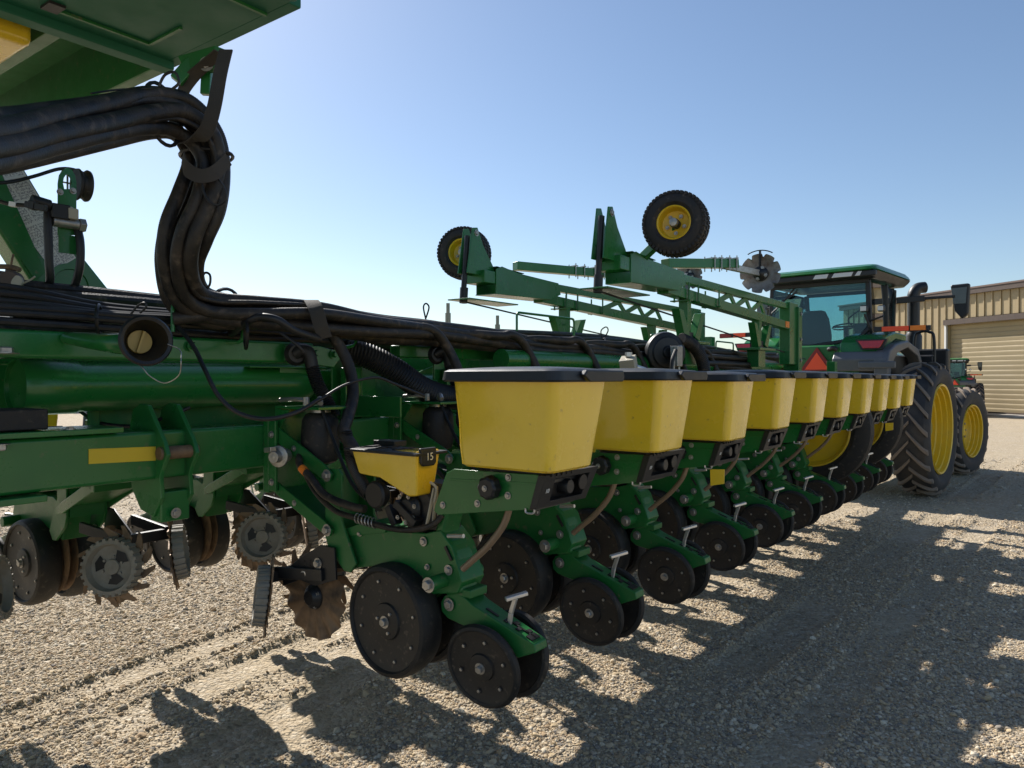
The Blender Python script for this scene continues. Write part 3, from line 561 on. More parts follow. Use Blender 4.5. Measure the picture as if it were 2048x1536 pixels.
    # mirrors
    for s in (-1, 1):
        b = MB(); b.beam((s*0.76, 1.0, 3.02), (s*1.15, 1.12, 3.04), 0.06, 0.10); b.beam((s*1.15, 1.12, 3.04), (s*1.56, 1.2, 3.05), 0.035, 0.045); part('mirror_arm', b, 'black plastic', r, bev=0.01)
        b = MB(); b.prism([(s*1.49, 1.22, 3.24), (s*1.76, 1.22, 3.25), (s*1.745, 1.22, 2.76), (s*1.66, 1.22, 2.68), (s*1.55, 1.22, 2.82)], (0, 0.12, 0)); mo = part('mirror', b, 'black plastic', r, bev=0.03)
        b = MB(); b.prism([(s*1.52, 1.21, 3.18), (s*1.73, 1.21, 3.19), (s*1.715, 1.21, 2.93), (s*1.54, 1.21, 2.93)], (0, 0.008, 0)); part('mirror_glass', b, 'mirror face', mo)
    # hitch area
    b = MB(); b.box(-0.3, 0.3, -1.1, -0.5, 0.8, 1.2); b.beam((-0.35, -0.6, 1.6), (-0.45, -1.2, 0.9), 0.08, 0.08); b.beam((0.35, -0.6, 1.6), (0.45, -1.2, 0.9), 0.08, 0.08); b.box(0.28, 0.5, -0.95, -0.86, 1.62, 1.78); b.box(-0.3, -0.1, -1.0, -0.88, 1.45, 1.62); part('hitch', b, 'green cast', r, bev=0.01)
    b = MB(); b.prism([(-0.10, -0.90, 1.85), (0.42, -0.90, 1.85), (0.16, -0.90, 2.21)], (0, 0.02, 0)); sv = part('slow_vehicle_sign', b, 'dark red', r)
    b = MB(); b.prism([(-0.02, -0.905, 1.87), (0.34, -0.905, 1.87), (0.16, -0.905, 2.13)], (0, 0.006, 0)); part('fluorescent_triangle', b, 'orange red', sv)
    b = MB(); b.tube([(0.34, -0.9, 2.17), (0.42, -0.95, 2.19), (0.47, -0.93, 2.16)], 0.035, 10); b.V = [v for v in b.V]; part('coupler_cap', b, 'cable rubber', r)
    return r
tr = build_tractor()
p2 = at(1905, 760, d=34); q2 = W(*p2)
t2 = copy_tree(tr, loc=(q2.x-0.1, q2.y, 0), rot=(0, 0, -radians(27)), scale=0.76, label='smaller distant green tractor parked by the shed door, half hidden by the front wheel')

# ================================================================== ROW UNIT
U0 = 2.12
def N(x, y, u): return at(x, y, u=u)
def plate(px, u, th): return MB().prism([N(x, y, u) for x, y in px], (0, th, 0))
def row_unit():
    O = Vector((-2.1, U0, 0.0))
    r = thing('row_unit', 'nearest planter row unit, under the small yellow hopper marked 15', 'row unit', O, group='row units on the right wing')
    far = lambda u, th=0: 2*U0-u-th
    # toolbar mount
    b = MB(); b.box(-2.838, -2.80, 1.985, 2.255, 1.24, 1.575); b.box(-2.80, -2.75, 1.985, 2.0, 1.25, 1.56); b.box(-2.80, -2.75, 2.24, 2.255, 1.25, 1.56); part('mounting_bracket', b, 'green paint', r, bev=0.004)
    for h in (1.29, 1.50): bolt(r, (-2.775, 1.985, h), (0, -1, 0), 0.011)
    for s, uu in (('n', 2.005), ('f', far(2.005, 0.012))):
        for (p, q, wd) in (((-2.80, 1.515), (-2.43, 1.345), 0.062), ((-2.80, 1.275), (-2.43, 1.118), 0.052)):
            b = MB(); a = Vector((q[0]-p[0], 0, q[1]-p[1])).normalized(); n_ = Vector((-a.z, 0, a.x)); P = Vector((p[0], uu, p[1])); Q = Vector((q[0], uu, q[1]))
            b.prism([P-a*0.02+n_*wd*0.35, P-a*0.02-n_*wd*0.35, P+a*0.04-n_*wd/2, Q-a*0.03-n_*wd/2, Q+a*0.025-n_*wd*0.3, Q+a*0.025+n_*wd*0.3, Q-a*0.03+n_*wd/2, P+a*0.04+n_*wd/2], (0, 0.012, 0)); part('parallel_arm', b, 'green paint', r, bev=0.003)
            if s == 'n': bolt(r, Q-Vector((0, 0, 0)), (0, -1, 0), 0.017, 0.014)
            if s == 'n': bolt(r, P+a*0.17+Vector((0, 0, 0)), (0, -1, 0), 0.009, 0.006)
    b = MB(); b.beam((-2.70, U0, 1.46), (-2.58, U0, 1.41), 0.2, 0.02); b.beam((-2.78, U0, 1.25), (-2.47, U0, 1.14), 0.20, 0.014); part('arm_brace', b, 'green cast', r)
    # air bag
    b = MB(); b.lathe((-2.60, U0-0.01, 1.375), (0, 0, 1), [(0, 0.055), (0.01, 0.072), (0.05, 0.082), (0.12, 0.083), (0.19, 0.078), (0.215, 0.062), (0.22, 0.05)], 32); part('air_bag', b, 'black rubber', r)
    b = MB(); b.lathe((-2.60, U0-0.01, 1.597), (0, 0, 1), [(0, 0.045), (0.012, 0.045)], 24); part('air_bag_collar', b, 'zinc steel', r)
    b = MB(); b.box(-2.80, -2.50, 2.02, 2.22, 1.612, 1.624); b.box(-2.80, -2.788, 2.02, 2.22, 1.45, 1.612); b.prism([(-2.79, 2.02, 1.61), (-2.79, 2.02, 1.50), (-2.70, 2.02, 1.61)], (0, 0.01, 0)); part('air_bag_bracket', b, 'green paint', r, bev=0.002)
    b = MB(); b.cyl((-2.62, 2.05, 1.63), (-2.62, 2.05, 1.665), 0.014, 8); b.tube([(-2.62, 2.05, 1.65), (-2.68, 2.03, 1.655), (-2.76, 2.02, 1.65)], 0.010, 8); b.tube([(-2.56, 2.07, 1.64), (-2.53, 2.05, 1.66), (-2.50, 2.03, 1.64)], 0.012, 8); part('air_fitting', b, 'zinc steel', r)
    # head plates
    for uu in (2.025, far(2.025, 0.012)):
        part('head_plate', plate([(650, 938), (676, 938), (684, 950), (682, 1040), (712, 1128), (700, 1146), (688, 1142), (657, 1098), (650, 1072)], 2.025, 0.012).moved(Matrix.Translation((0, uu-2.025, 0))), 'green cast', r, bev=0.003)
    b = MB(); b.box(-2.47, -2.45, 2.04, 2.20, 1.08, 1.36); part('head_web', b, 'green cast', r)
    # main frame casting
    fr = plate([(690, 1056), (850, 1066), (880, 1060), (905, 1095), (925, 1165), (915, 1187), (850, 1190), (815, 1150), (760, 1132), (715, 1136), (700, 1142)], 2.055, 0.13); part('main_frame', fr, 'green cast', r, bev=0.006)
    b = plate([(690, 1058), (722, 1046), (770, 1058), (770, 1066), (700, 1072)], 2.045, 0.15); part('frame_lug', b, 'green cast', r, bev=0.003)
    for (x, y, rr) in ((847, 1083, 0.012), (688, 1116, 0.010), (700, 1134, 0.009), (897, 1140, 0.013), (720, 1067, 0.008), (855, 1134, 0.008)): bolt(r, N(x, y, 2.05), (0, -1, 0), rr)
    # rear casting tower and post
    b = plate([(876, 1018), (898, 1020), (888, 1058), (886, 1076), (900, 1080), (913, 1112), (919, 1150), (924, 1188), (892, 1194), (864, 1150), (846, 1110), (864, 1078), (872, 1050)], 2.06, 0.10); part('rear_tower', b, 'green cast', r, bev=0.014)
    b = MB(); b.beam(N(893, 1092, 2.058), N(906, 1120, 2.058), 0.01, 0.022, (0, 1, 0)); part('ratchet_slot', b, 'cable rubber', r)  # black bar laid on for the shade inside the slot
    b = MB(); b.cyl(N(896, 1072, 2.03), N(927, 1072, 2.03)+Vector((0, 0, 0)), 0.008, 10); part('depth_handle', b, 'bright steel', r)
    # gauge arm pivot
    p = N(857, 1170, 1.975); b = MB(); b.cyl(p, p+Vector((0, 0.29, 0)), 0.027, 18); part('gauge_pivot', b, 'green cast', r, bev=0.003); bolt(r, p, (0, -1, 0), 0.019, 0.016)
    for s in (-1, 1):
        b = MB(); b.beam(p+Vector((0, 0.145+s*0.045, 0)), (-2.063, U0+s*0.045, 0.815), 0.02, 0.06, (0, 1, 0)); part('gauge_arm', b, 'green cast', r, bev=0.004)
    # closing wheel arm
    arm_px = [(879, 1205), (886, 1192), (905, 1186), (925, 1196), (940, 1211), (985, 1242), (1061, 1293), (1064, 1310), (1028, 1320), (990, 1295), (955, 1270), (892, 1238), (880, 1224)]
    A = [N(x, y, 2.06) for x, y in arm_px]; b = MB()
    def wv(v): t = min(1, max(0, (v+1.86)/0.40)); return 0.054-0.016*t
    n = len(A); b.add([Vector((a.x, U0-wv(a.x), a.z)) for a in A]+[Vector((a.x, U0+wv(a.x), a.z)) for a in A], [list(range(n))[::-1], list(range(n, 2*n))]+[[i, (i+1) % n, n+(i+1) % n, n+i] for i in range(n)])
    ca = part('closing_arm', b, 'green cast', r, bev=0.005)
    pa = N(940, 1211, 2.06); pb = N(1061, 1293, 2.06); dr = (pb-pa).normalized(); up = Vector((-dr.z, 0, dr.x))
    if up.z < 0: up = -up
    sl = MB()
    for (t0, t1, o0, o1) in ((0.16, 0.36, -0.022, -0.012), (0.45, 0.93, -0.004, 0.004), (0.46, 0.52, -0.022, 0.0), (0.56, 0.62, -0.004, 0.022), (0.66, 0.72, -0.024, 0.0), (0.76, 0.82, -0.004, 0.024), (0.84, 0.94, -0.028, 0.022)):
        Ln = (pb-pa).length
        q0 = pa+dr*Ln*t0; q1 = pa+dr*Ln*t1; q0.y = q1.y = U0+(o0+o1)/2
        sl.beam(q0+up*0.001, q1+up*0.001, abs(o1-o0), 0.006, up)
    part('adjustment_slots', sl, 'cable rubber', ca)  # uncut slots: black bars on the arm, shade put in as colour
    b = MB(); q = N(925, 1192, 2.06); q.y = U0; b.box(q.x-0.06, q.x+0.03, U0-0.05, U0+0.05, q.z-0.01, q.z+0.022); part('arm_saddle', b, 'green cast', r, bev=0.006)
    bolt(r, Vector((N(890, 1212, 2.04).x, U0-0.058, N(890, 1212, 2.04).z)), (0, -1, 0), 0.016, 0.010)
    # T handle
    q0 = N(1018, 1258, 2.11); q1 = N(1031, 1196, 2.11); b = MB(); mid = (q0+q1)/2+Vector((-0.006, 0, 0))
    for (a_, c_) in ((q0, mid), (mid, q1)): b.beam(a_, c_, 0.011, 0.018, (1, 0, 0))
    b.beam(q1+Vector((-0.018, -0.035, 0)), q1+Vector((0.030, 0.030, 0.016)), 0.022, 0.014); part('pressure_handle', b, 'bright steel', r, bev=0.003)
    # gauge wheels
    def disc_wheel(nm, c, tilt, toe, R, wd, nriv, rr, kind):
        e = bpy.data.objects.new(nm, None); link(e, r); e.location = Vector(c)-O; e.rotation_euler = (tilt, 0, toe); ORG[e.name] = Vector((0, 0, 0))
        T = MB(); h = wd/2
        if kind == 'gauge': prof = [(-h*0.85, R*0.86), (-h*1.0, R*0.89), (-h*0.9, R*0.955), (-h*0.6, R*0.99), (-h*0.1, R), (h*0.5, R*0.985), (h*0.9, R*0.95), (h, R*0.88), (h*0.8, R*0.84)]
        else: prof = [(-h*0.8, R*0.86), (-h*1.0, R*0.90), (-h*0.75, R*0.965), (-h*0.2, R), (h*0.3, R), (h*0.8, R*0.965), (h, R*0.90), (h*0.8, R*0.86)]
        T.lathe((0, 0, 0), (0, 1, 0), prof, 64, close=True); part('tyre', T, 'black rubber', e)
        D = MB(); f = -h*0.84
        D.lathe((0, 0, 0), (0, 1, 0), [(f+0.002, R*0.875), (f+0.006, R*0.80), (f+0.012, R*0.50), (f+0.010, R*0.33), (f+0.002, R*0.31), (f-0.002, R*0.18), (f-0.002, 0.0), (h*0.6, 0.0), (h*0.7, R*0.875)], 64, cap=False); part('wheel_disc', D, 'wheel plastic', e)
        riv = MB()
        for k in range(nriv):
            g = 2*pi*k/nriv+0.3; c_ = (cos(g)*R*rr, f+0.006, sin(g)*R*rr); riv.lathe(c_, (0, -1, 0), [(0, 0.0065), (0.004, 0.006), (0.005, 0.003)], 8)
        if kind == 'gauge':
            for k in range(3):
                g = 2*pi*k/3+0.9; riv.lathe((cos(g)*R*0.2, f-0.001, sin(g)*R*0.2), (0, -1, 0), [(0, 0.0075), (0.005, 0.006)], 8)
        part('rivets', riv, 'zinc steel', e, stuff=True)
        hl = MB()
        for k in range(nriv):
            g = 2*pi*k/nriv+0.3; hl.lathe((cos(g)*R*rr, f+0.0085, sin(g)*R*rr), (0, -1, 0), [(0, 0.0115), (0.0015, 0.011)], 10)
        part('rivet_wells', hl, 'cable rubber', e, stuff=True)  # black discs behind the rivets in place of shaded wells
        bolt(e, (0, f-0.003, 0), (0, -1, 0), 0.016 if kind == 'gauge' else 0.014, 0.014)
        return e
    disc_wheel('gauge_wheel', (-2.063, 2.03, 0.815), 0, radians(-2), 0.218, 0.112, 8, 0.70, 'gauge')
    e = disc_wheel('gauge_wheel', (-2.063, 2.21, 0.815), 0, radians(2), 0.218, 0.112, 8, 0.70, 'gauge'); e.rotation_euler = (0, 0, pi+radians(2))
    disc_wheel('closing_wheel', (-1.640, 2.050, 0.722), radians(8), radians(4), 0.155, 0.034, 6, 0.63, 'closing')
    e = disc_wheel('closing_wheel', (-1.605, 2.195, 0.735), 0, 0, 0.155, 0.034, 6, 0.63, 'closing'); e.rotation_euler = (radians(8), 0, pi-radians(4))
    # opener discs
    for s in (-1, 1):
        b = MB(); b.lathe((-2.13, U0+s*0.014, 0.85), (0.03*s, 1, 0), [(-0.002, 0.19), (0.0, 0.195), (0.002, 0.19), (0.002, 0.05), (0.002, 0), (-0.002, 0)], 48); part('opener_disc', b, 'rusty disc', r)
    # coulter + row cleaner
    b = plate([(563, 1145), (592, 1122), (640, 1090), (668, 1096), (672, 1160), (630, 1172), (598, 1160), (566, 1172)], 2.005, 0.01); cb = part('coulter_bracket', b, 'black plastic', r, bev=0.002)
    bolt(r, N(636, 1127, 2.003), (0, -1, 0), 0.016, 0.013)
    hl = MB()
    for (x, y) in [(596+i*12.0, 1123+j*11-i*0.5) for i in range(4) for j in range(3)][:11]: hl.lathe(N(x, y, 2.0042), (0, -1, 0), [(0, 0.0065), (0.0008, 0.0065)], 10)
    part('bracket_holes', hl, 'cable rubber', cb, stuff=True)  # holes not cut: black discs give their shade as colour
    def wave(g, d, rr, j): k = (rr/0.185)**3; return d+0.011*k*sin(13*g), rr*(1+0.012*sin(13*g+1)*k)
    b = MB(); b.lathe((-2.59, 2.07, 0.80), (0, 1, 0), [(-0.002, 0.0), (-0.002, 0.06), (-0.002, 0.11), (-0.002, 0.15), (-0.002, 0.175), (0.0, 0.188), (0.002, 0.175), (0.002, 0.15), (0.002, 0.11), (0.002, 0.06), (0.002, 0.0)], 156, mod=wave); part('wavy_coulter', b, 'rusty disc', r)
    b = MB(); b.lathe((-2.59, 2.065, 0.80), (0, -1, 0), [(0, 0.055), (0.012, 0.05), (0.03, 0.03)], 24); part('coulter_hub', b, 'black plastic', r)
    for k in range(4): g = k*pi/2+0.5; bolt(r, (-2.59+cos(g)*0.042, 2.055, 0.80+sin(g)*0.042), (0, -1, 0), 0.007, 0.006)
    b = MB(); b.beam((-2.45, 2.0, 0.93), (-2.74, 1.98, 0.90), 0.02, 0.05); b.beam((-2.45, 2.24, 0.93), (-2.74, 2.20, 0.90), 0.02, 0.05); b.beam((-2.73, 1.93, 0.89), (-2.73, 2.27, 0.89), 0.03, 0.05); part('row_cleaner_arm', b, 'black plastic', r, bev=0.003)
    def cleaner(c, ax, nm='row_cleaner_wheel'):
        ax = Vector(ax).normalized(); M = Matrix.Translation(Vector(c)) @ Vector((0, 0, 1)).rotation_difference(ax).to_matrix().to_4x4()
        w_ = MB(); w_.lathe((0, 0, 0), (0, 0, 1), [(0.0, 0.10), (0.006, 0.125), (0.05, 0.118), (0.052, 0.102), (0.02, 0.094), (0.016, 0.0), (0.008, 0.0), (0.0, 0.10)], 48, cap=False)
        for k in range(26):
            g = 2*pi*k/26; w_.beam((cos(g)*0.121, sin(g)*0.121, 0.002), (cos(g)*0.116, sin(g)*0.116, 0.052), 0.015, 0.020, (cos(g), sin(g), 0))
        wo_ = part(nm, w_.moved(M), 'tread grey', r, bev=0)
        sp_ = MB()
        for k in range(13):
            g = 2*pi*k/13; P_ = []
            for (rr, dg, wv_) in ((0.085, 0, 0.16), (0.14, 0.12, 0.13), (0.178, 0.34, 0.03)): P_.append((rr, g+dg-wv_)); 
            for (rr, dg, wv_) in ((0.178, 0.38, 0.03), (0.14, 0.16, 0.13), (0.085, 0, 0.16)): P_.append((rr, g+dg+wv_))
            sp_.prism([(cos(a)*rr, sin(a)*rr, -0.008) for rr, a in P_], (0, 0, 0.006))
        sp_.lathe((0, 0, -0.009), (0, 0, 1), [(0, 0.1), (0.008, 0.1)], 32); part('spikes', sp_.moved(M), 'rusty disc', wo_)
        for k in range(3):
            g = 2*pi*k/3+0.4; d_ = MB(); d_.prism([(cos(g+a)*rr, sin(g+a)*rr, 0.0215) for rr, a in ((0.035, -0.35), (0.075, -0.5), (0.08, 0), (0.075, 0.5), (0.035, 0.35))], (0, 0, 0.001)); part('hub_window', d_.moved(M), 'cable rubber', wo_)  # black plate for the dark of an opening in the hub
        h_ = MB(); h_.lathe((0, 0, 0.016), (0, 0, 1), [(0, 0.035), (0.012, 0.032), (0.014, 0.0)], 20)
        for k in range(6): g = 2*pi*k/6; h_.lathe((cos(g)*0.045, sin(g)*0.045, 0.018), (0, 0, 1), [(0, 0.007), (0.008, 0.006)], 6)
        part('hub', h_.moved(M), 'tread grey', wo_)
    cleaner((-2.765, 1.955, 0.80), (-0.55, -0.82, 0.12)); cleaner((-2.80, 2.25, 0.80), (-0.57, 0.82, 0.12))
    b = MB(); p0 = N(607, 1158, 1.998); b.tube([p0, p0+Vector((0, -0.01, 0.03)), p0+Vector((0.025, -0.01, 0.035)), p0+Vector((0.03, -0.008, 0.01))], 0.006, 8); part('pin_clip', b, 'bright steel', r)
    # seed meter
    me_ = MB(); c = N(830, 1020, 2.02); me_.lathe((c.x-0.03, 2.06, c.z-0.01), (0, 1, 0), [(0, 0.03), (0.0, 0.085), (0.03, 0.10), (0.12, 0.10), (0.14, 0.08), (0.14, 0)], 36); me_.box(c.x-0.02, c.x+0.10, 2.07, 2.17, c.z-0.08, c.z+0.10)
    part('seed_meter', me_, 'black plastic', r, bev=0.004)
    me_ = MB(); c2 = N(800, 1020, 2.0); me_.lathe((c2.x, 2.03, c2.z), (0, 1, 0), [(0, 0.0), (0, 0.035), (0.02, 0.058), (0.05, 0.06)], 28); me_.beam((c2.x-0.05, 2.04, c2.z+0.02), (c2.x+0.06, 2.04, c2.z-0.05), 0.03, 0.05, (0, 1, 0)); me_.beam((c2.x-0.10, 2.045, c2.z), (c2.x-0.06, 2.045, c2.z-0.07), 0.03, 0.04, (0, 1, 0)); part('meter_drive', me_, 'black plastic', r, bev=0.003)
    for k in range(7): g = k*0.9+0.3; bolt(r, (c2.x+cos(g)*0.052, 2.026, c2.z+sin(g)*0.052), (0, -1, 0), 0.006, 0.005)
    c3 = N(749, 990, 1.99); me_ = MB(); me_.lathe((c3.x, 1.985, c3.z), (0, 1, 0), [(0, 0.014), (0, 0.046), (0.008, 0.054), (0.03, 0.054), (0.05, 0.04)], 32); part('vacuum_port', me_, 'cable rubber', r)
    me_ = MB(); c4 = N(868, 990, 2.05)
    for k in range(5): me_.beam((c4.x-0.02+0.015*k, 2.03+0.02*k, c4.z-0.12), (c4.x+0.02-0.01*k, 2.03+0.02*k, c4.z+0.03), 0.006, 0.012, (0, 1, 0))
    me_.tube([(c4.x, 2.03, c4.z+0.05), (c4.x+0.03, 2.03, c4.z+0.03), (c4.x+0.02, 2.03, c4.z-0.02)], 0.005, 6); part('meter_ribs', me_, 'tan casting', r)
    # mini hopper
    prof = [(702, 899), (834, 903), (829, 994), (812, 995), (797, 985), (756, 957), (714, 948)]
    P = [N(x, y, 1.985) for x, y in prof]; b = MB(); zt = P[0].z; zb = min(p.z for p in P); ring1 = []; ring2 = []
    for p in P: k = (zt-p.z)/(zt-zb)*0.012; ring1.append(Vector((p.x, 1.985+k, p.z))); ring2.append(Vector((p.x, 2.115-k*2, p.z)))
    m_ = len(P); b.add(ring1+ring2, [list(range(m_))[::-1], list(range(m_, 2*m_))]+[[i, (i+1) % m_, m_+(i+1) % m_, m_+i] for i in range(m_)]); mh = part('mini_hopper', b, 'yellow plastic', r, bev=0.010)
    b = MB(); x0, x1 = P[0].x-0.025, P[1].x+0.012; b.loft([rrect((x0+x1)/2, 2.055, (x1-x0)/2, 0.092, 0.010, zt-0.004), rrect((x0+x1)/2, 2.055, (x1-x0)/2, 0.092, 0.010, zt+0.006), rrect((x0+x1)/2, 2.055, (x1-x0)/2-0.03, 0.07, 0.010, zt+0.009)]); b.box(x0+0.03, x0+0.15, 2.10, 2.17, zt+0.008, zt+0.03); part('lid', b, 'black plastic', mh, bev=0.002)
    b = MB()
    for k in range(3): b.box(x0+0.06+0.09*k, x0+0.075+0.09*k, 2.0, 2.11, zt+0.0085, zt+0.013)
    b.box(x0+0.05, x1-0.06, 2.05, 2.06, zt+0.0085, zt+0.012); part('lid_ribs', b, 'black plastic', mh)
    q = Vector((P[1].x, 2.045, P[1].z)); b = MB(); b.prism([(q.x-0.004, q.y-0.050, q.z+0.010), (q.x-0.004, q.y+0.036, q.z+0.010), (q.x-0.002, q.y+0.034, q.z-0.045), (q.x-0.002, q.y+0.022, q.z-0.058), (q.x-0.002, q.y-0.036, q.z-0.058), (q.x-0.002, q.y-0.048, q.z-0.045)], (0.014, 0, 0)); lt = part('latch', b, 'black plastic', mh, bev=0.004)
    LT = Vector((q.x+0.0125, q.y-0.004, q.z-0.024))
    # insecticide hopper bracket
    bp = [(908, 938), (1092, 951), (1064, 1019), (876, 1030), (868, 1022), (870, 1010), (893, 946)]
    for uu in (1.97, far(1.97, 0.006)): 
        bo = part('hopper_bracket', plate(bp, 1.97, 0.006).moved(Matrix.Translation((0, uu-1.97, 0))), 'green paint', r, bev=0.002)
    b = plate([(900, 957), (1078, 966), (1077, 970), (899, 961)], 1.968, 0.004); part('stamped_rib', b, 'green paint', r, bev=0.001)
    q0 = N(940, 950, 1.98); b = MB(); b.box(q0.x, q0.x+0.30, 1.978, 2.262, q0.z-0.01, q0.z); b.prism([N(x, y, 1.978) for x, y in ((875, 1020), (1050, 1014), (1050, 1010), (875, 1014))], (0, 0.28, 0)); b.box(q0.x-0.05, q0.x+0.26, 2.0, 2.24, q0.z-0.10, q0.z-0.03); part('meter_housing', b, 'black plastic', r)
    for (x, y) in ((886, 1010), (955, 1007), (1017, 955), (1016, 991)): bolt(r, N(x, y, 1.969), (0, -1, 0), 0.0085, 0.007, name='bolt')
    b = MB(); q = N(986, 974, 1.965)
    b.lathe(q, (0, -1, 0), [(0, 0.034), (0.008, 0.040), (0.035, 0.038), (0.042, 0.030), (0.042, 0.0)], 64, mod=lambda g, d, rr, j: (d, rr*(1+0.05*cos(8*g)) if rr > 0.02 else rr)); kn = part('knob', b, 'black plastic', r, bev=0.002); bolt(r, q+Vector((-0.002, -0.043, 0)), (0, -1, 0), 0.007, 0.006)
    # meter cover (black box with recess and dial)
    a0, a1, a2, a3 = N(1076, 950, 1.963), N(1092, 951, 1.963), N(1073, 1018, 1.963), N(1058, 1019, 1.963)
    FC = [a1, Vector((a1.x+0.015, 2.275, a1.z+0.002)), Vector((a2.x+0.01, 2.255, a2.z-0.002)), a2]
    ctr = sum(FC, Vector())/4; inn = [ctr+Vector(((p.x-ctr.x)*0.6, (p.y-ctr.y)*0.66, (p.z-ctr.z)*0.66)) for p in FC]; inn = [p+Vector((0.0, 0.012, 0)) for p in inn]
    b = MB(); V = FC+inn+[p+Vector((-0.045, 0, 0)) for p in inn]+[a0, Vector((a0.x, 2.275, a0.z)), Vector((a3.x, 2.255, a3.z)), a3]
    Fc = [[i, (i+1) % 4, 4+(i+1) % 4, 4+i] for i in range(4)]+[[4+i, 4+(i+1) % 4, 8+(i+1) % 4, 8+i] for i in range(4)]+[[8, 9, 10, 11]]+[[i, 12+i, 12+(i+1) % 4, (i+1) % 4] for i in range(4)]+[[15, 14, 13, 12]]
    b.add(V, Fc); mc = part('meter_cover', b, 'black plastic', r, bev=0.003)
    b = MB(); dc = ctr+Vector((-0.045, 0.015, 0.0)); b.lathe(dc, (1, 0, 0), [(0, 0.026), (0.040, 0.026), (0.046, 0.022), (0.046, 0.0)], 28, mod=lambda g, d, rr, j: (d, rr*(1+0.04*cos(14*g)) if rr > 0.023 else rr)); part('dial', b, 'black plastic', mc)
    b = MB(); b.lathe(ctr+Vector((0.002, 0.09, 0.008)), (1, 0, -0.1), [(0, 0.027), (0.004, 0.026), (0.005, 0.0)], 24); part('dial_cap', b, 'wheel plastic', mc)
    upv = (FC[0]-FC[3]).normalized(); text_part('10', FC[0].lerp(FC[3], 0.5)+Vector((0.004, 0.030, 0.0)), 0.022, mc, xdir=(0, 1, 0), updir=upv)
    b = MB(); q = N(1060, 1024, 1.965); b.tube([q+Vector((-0.018, 0, 0.01)), q+Vector((-0.015, 0, -0.003)), q+Vector((0.012, 0, -0.003)), q+Vector((0.018, 0, 0.010))], 0.0035, 8); part('wire_clip', b, 'bright steel', r)
    # granular tube
    b = MB(); P = [N(1019, 1016, 2.06), N(1006, 1052, 2.055), N(976, 1092, 2.05), N(948, 1118, 2.05), N(926, 1138, 2.05)]; b.tube(P, 0.0125, 12); b.lathe(P[0]+Vector((0, 0, 0.012)), (0, 0, -1), [(0, 0.018), (0.012, 0.017)], 12); part('granular_tube', b, 'seed tube', r)
    # main hopper
    def ring(v0, v1, u0, u1, z, rr=0.035): return rrect((v0+v1)/2, (u0+u1)/2, (v1-v0)/2, (u1-u0)/2, rr, z, 6)
    b = MB(); b.loft([ring(-1.622, -1.266, 1.918, 2.160, 1.450, 0.03), ring(-1.632, -1.258, 1.908, 2.172, 1.458, 0.032), ring(-1.640, -1.252, 1.903, 2.185, 1.52), ring(-1.645, -1.246, 1.905, 2.205, 1.60), ring(-1.652, -1.238, 1.895, 2.225, 1.70), ring(-1.655, -1.234, 1.89, 2.232, 1.742)])
    hp = part('hopper', b, 'yellow plastic', r)
    b = MB(); b.loft([ring(-1.57, -1.32, 1.985, 2.12, 1.43, 0.03), ring(-1.57, -1.32, 1.985, 2.12, 1.452, 0.03)]); 
    for k in range(5): b.box(-1.322, -1.305, 1.99+k*0.03, 1.995+k*0.03, 1.43, 1.455)
    part('hopper_base', b, 'black plastic', hp)
    b = MB(); b.loft([ring(-1.684, -1.212, 1.866, 2.255, 1.736, 0.045), ring(-1.688, -1.208, 1.862, 2.259, 1.742, 0.045), ring(-1.684, -1.212, 1.866, 2.255, 1.770, 0.045), ring(-1.672, -1.224, 1.878, 2.243, 1.777, 0.045), ring(-1.60, -1.29, 1.94, 2.19, 1.783, 0.05), ring(-1.55, -1.34, 1.99, 2.14, 1.786, 0.05)]); ld = part('lid', b, 'black plastic', hp)
    b = MB(); b.prism([(-1.212, 2.02, 1.774), (-1.212, 2.262, 1.774), (-1.212, 2.270, 1.752), (-1.212, 2.262, 1.736), (-1.212, 2.04, 1.736), (-1.212, 2.00, 1.758)], (0.020, 0, 0)); part('latch', b, 'black plastic', hp, bev=0.005)
    # wiring hose with spring
    b = MB(); P = [N(608, 942, 2.0), N(632, 985, 1.99), N(668, 1020, 1.99), N(710, 1036, 1.99), N(755, 1050, 1.99), N(810, 1060, 2.0), N(860, 1052, 2.03), N(885, 1030, 2.06)]; b.tube(P, 0.0115, 10); part('wire_loom', b, 'hose rubber', r)
    b = MB(); q0 = N(712, 1036, 1.99); q1 = N(752, 1047, 1.99); S_ = []
    for k in range(61): t = k/60; g = t*2*pi*6; S_.append(q0.lerp(q1, t)+Vector((-0.2*cos(g)*0.02, cos(g)*0.019, sin(g)*0.019)))
    b.tube(S_, 0.0028, 5, raw=True); part('spring', b, 'zinc steel', r)
    # vacuum drop hose
    b = MB(); b.tube([N(692, 862, 2.06), N(697, 885, 2.06), N(705, 925, 2.05), N(722, 962, 2.02), N(738, 988, 2.01)], 0.024, 14, rib=0.07, pitch=0.009); part('drop_hose', b, 'cable rubber', r)
    b = MB(); b.tube([N(640, 800, 2.08), N(655, 850, 2.08), N(700, 960, 2.05), N(735, 1000, 2.02)], 0.008, 8); part('meter_cable', b, 'cable rubber', r)
    return r, lt, LT
unit, lt0, LT = row_unit()
def jitter(c, seed):
    g = random.Random(seed); c.location.z += g.uniform(-0.008, 0.008); c.rotation_euler.z += g.uniform(-0.012, 0.012)
    for ch in c.children:
        if ch.name.startswith(('gauge_wheel', 'closing_wheel')):
            ch.rotation_euler = (Quaternion(ch.rotation_euler.to_matrix() @ Vector((0, 1, 0)), g.uniform(0, 6)) @ ch.rotation_euler.to_quaternion()).to_euler()
        if ch.name.startswith('hopper') and 'bracket' not in ch.name: ch.location = ch.location+Vector((g.uniform(-0.004, 0.004), g.uniform(-0.006, 0.006), g.uniform(0, 0.004)))
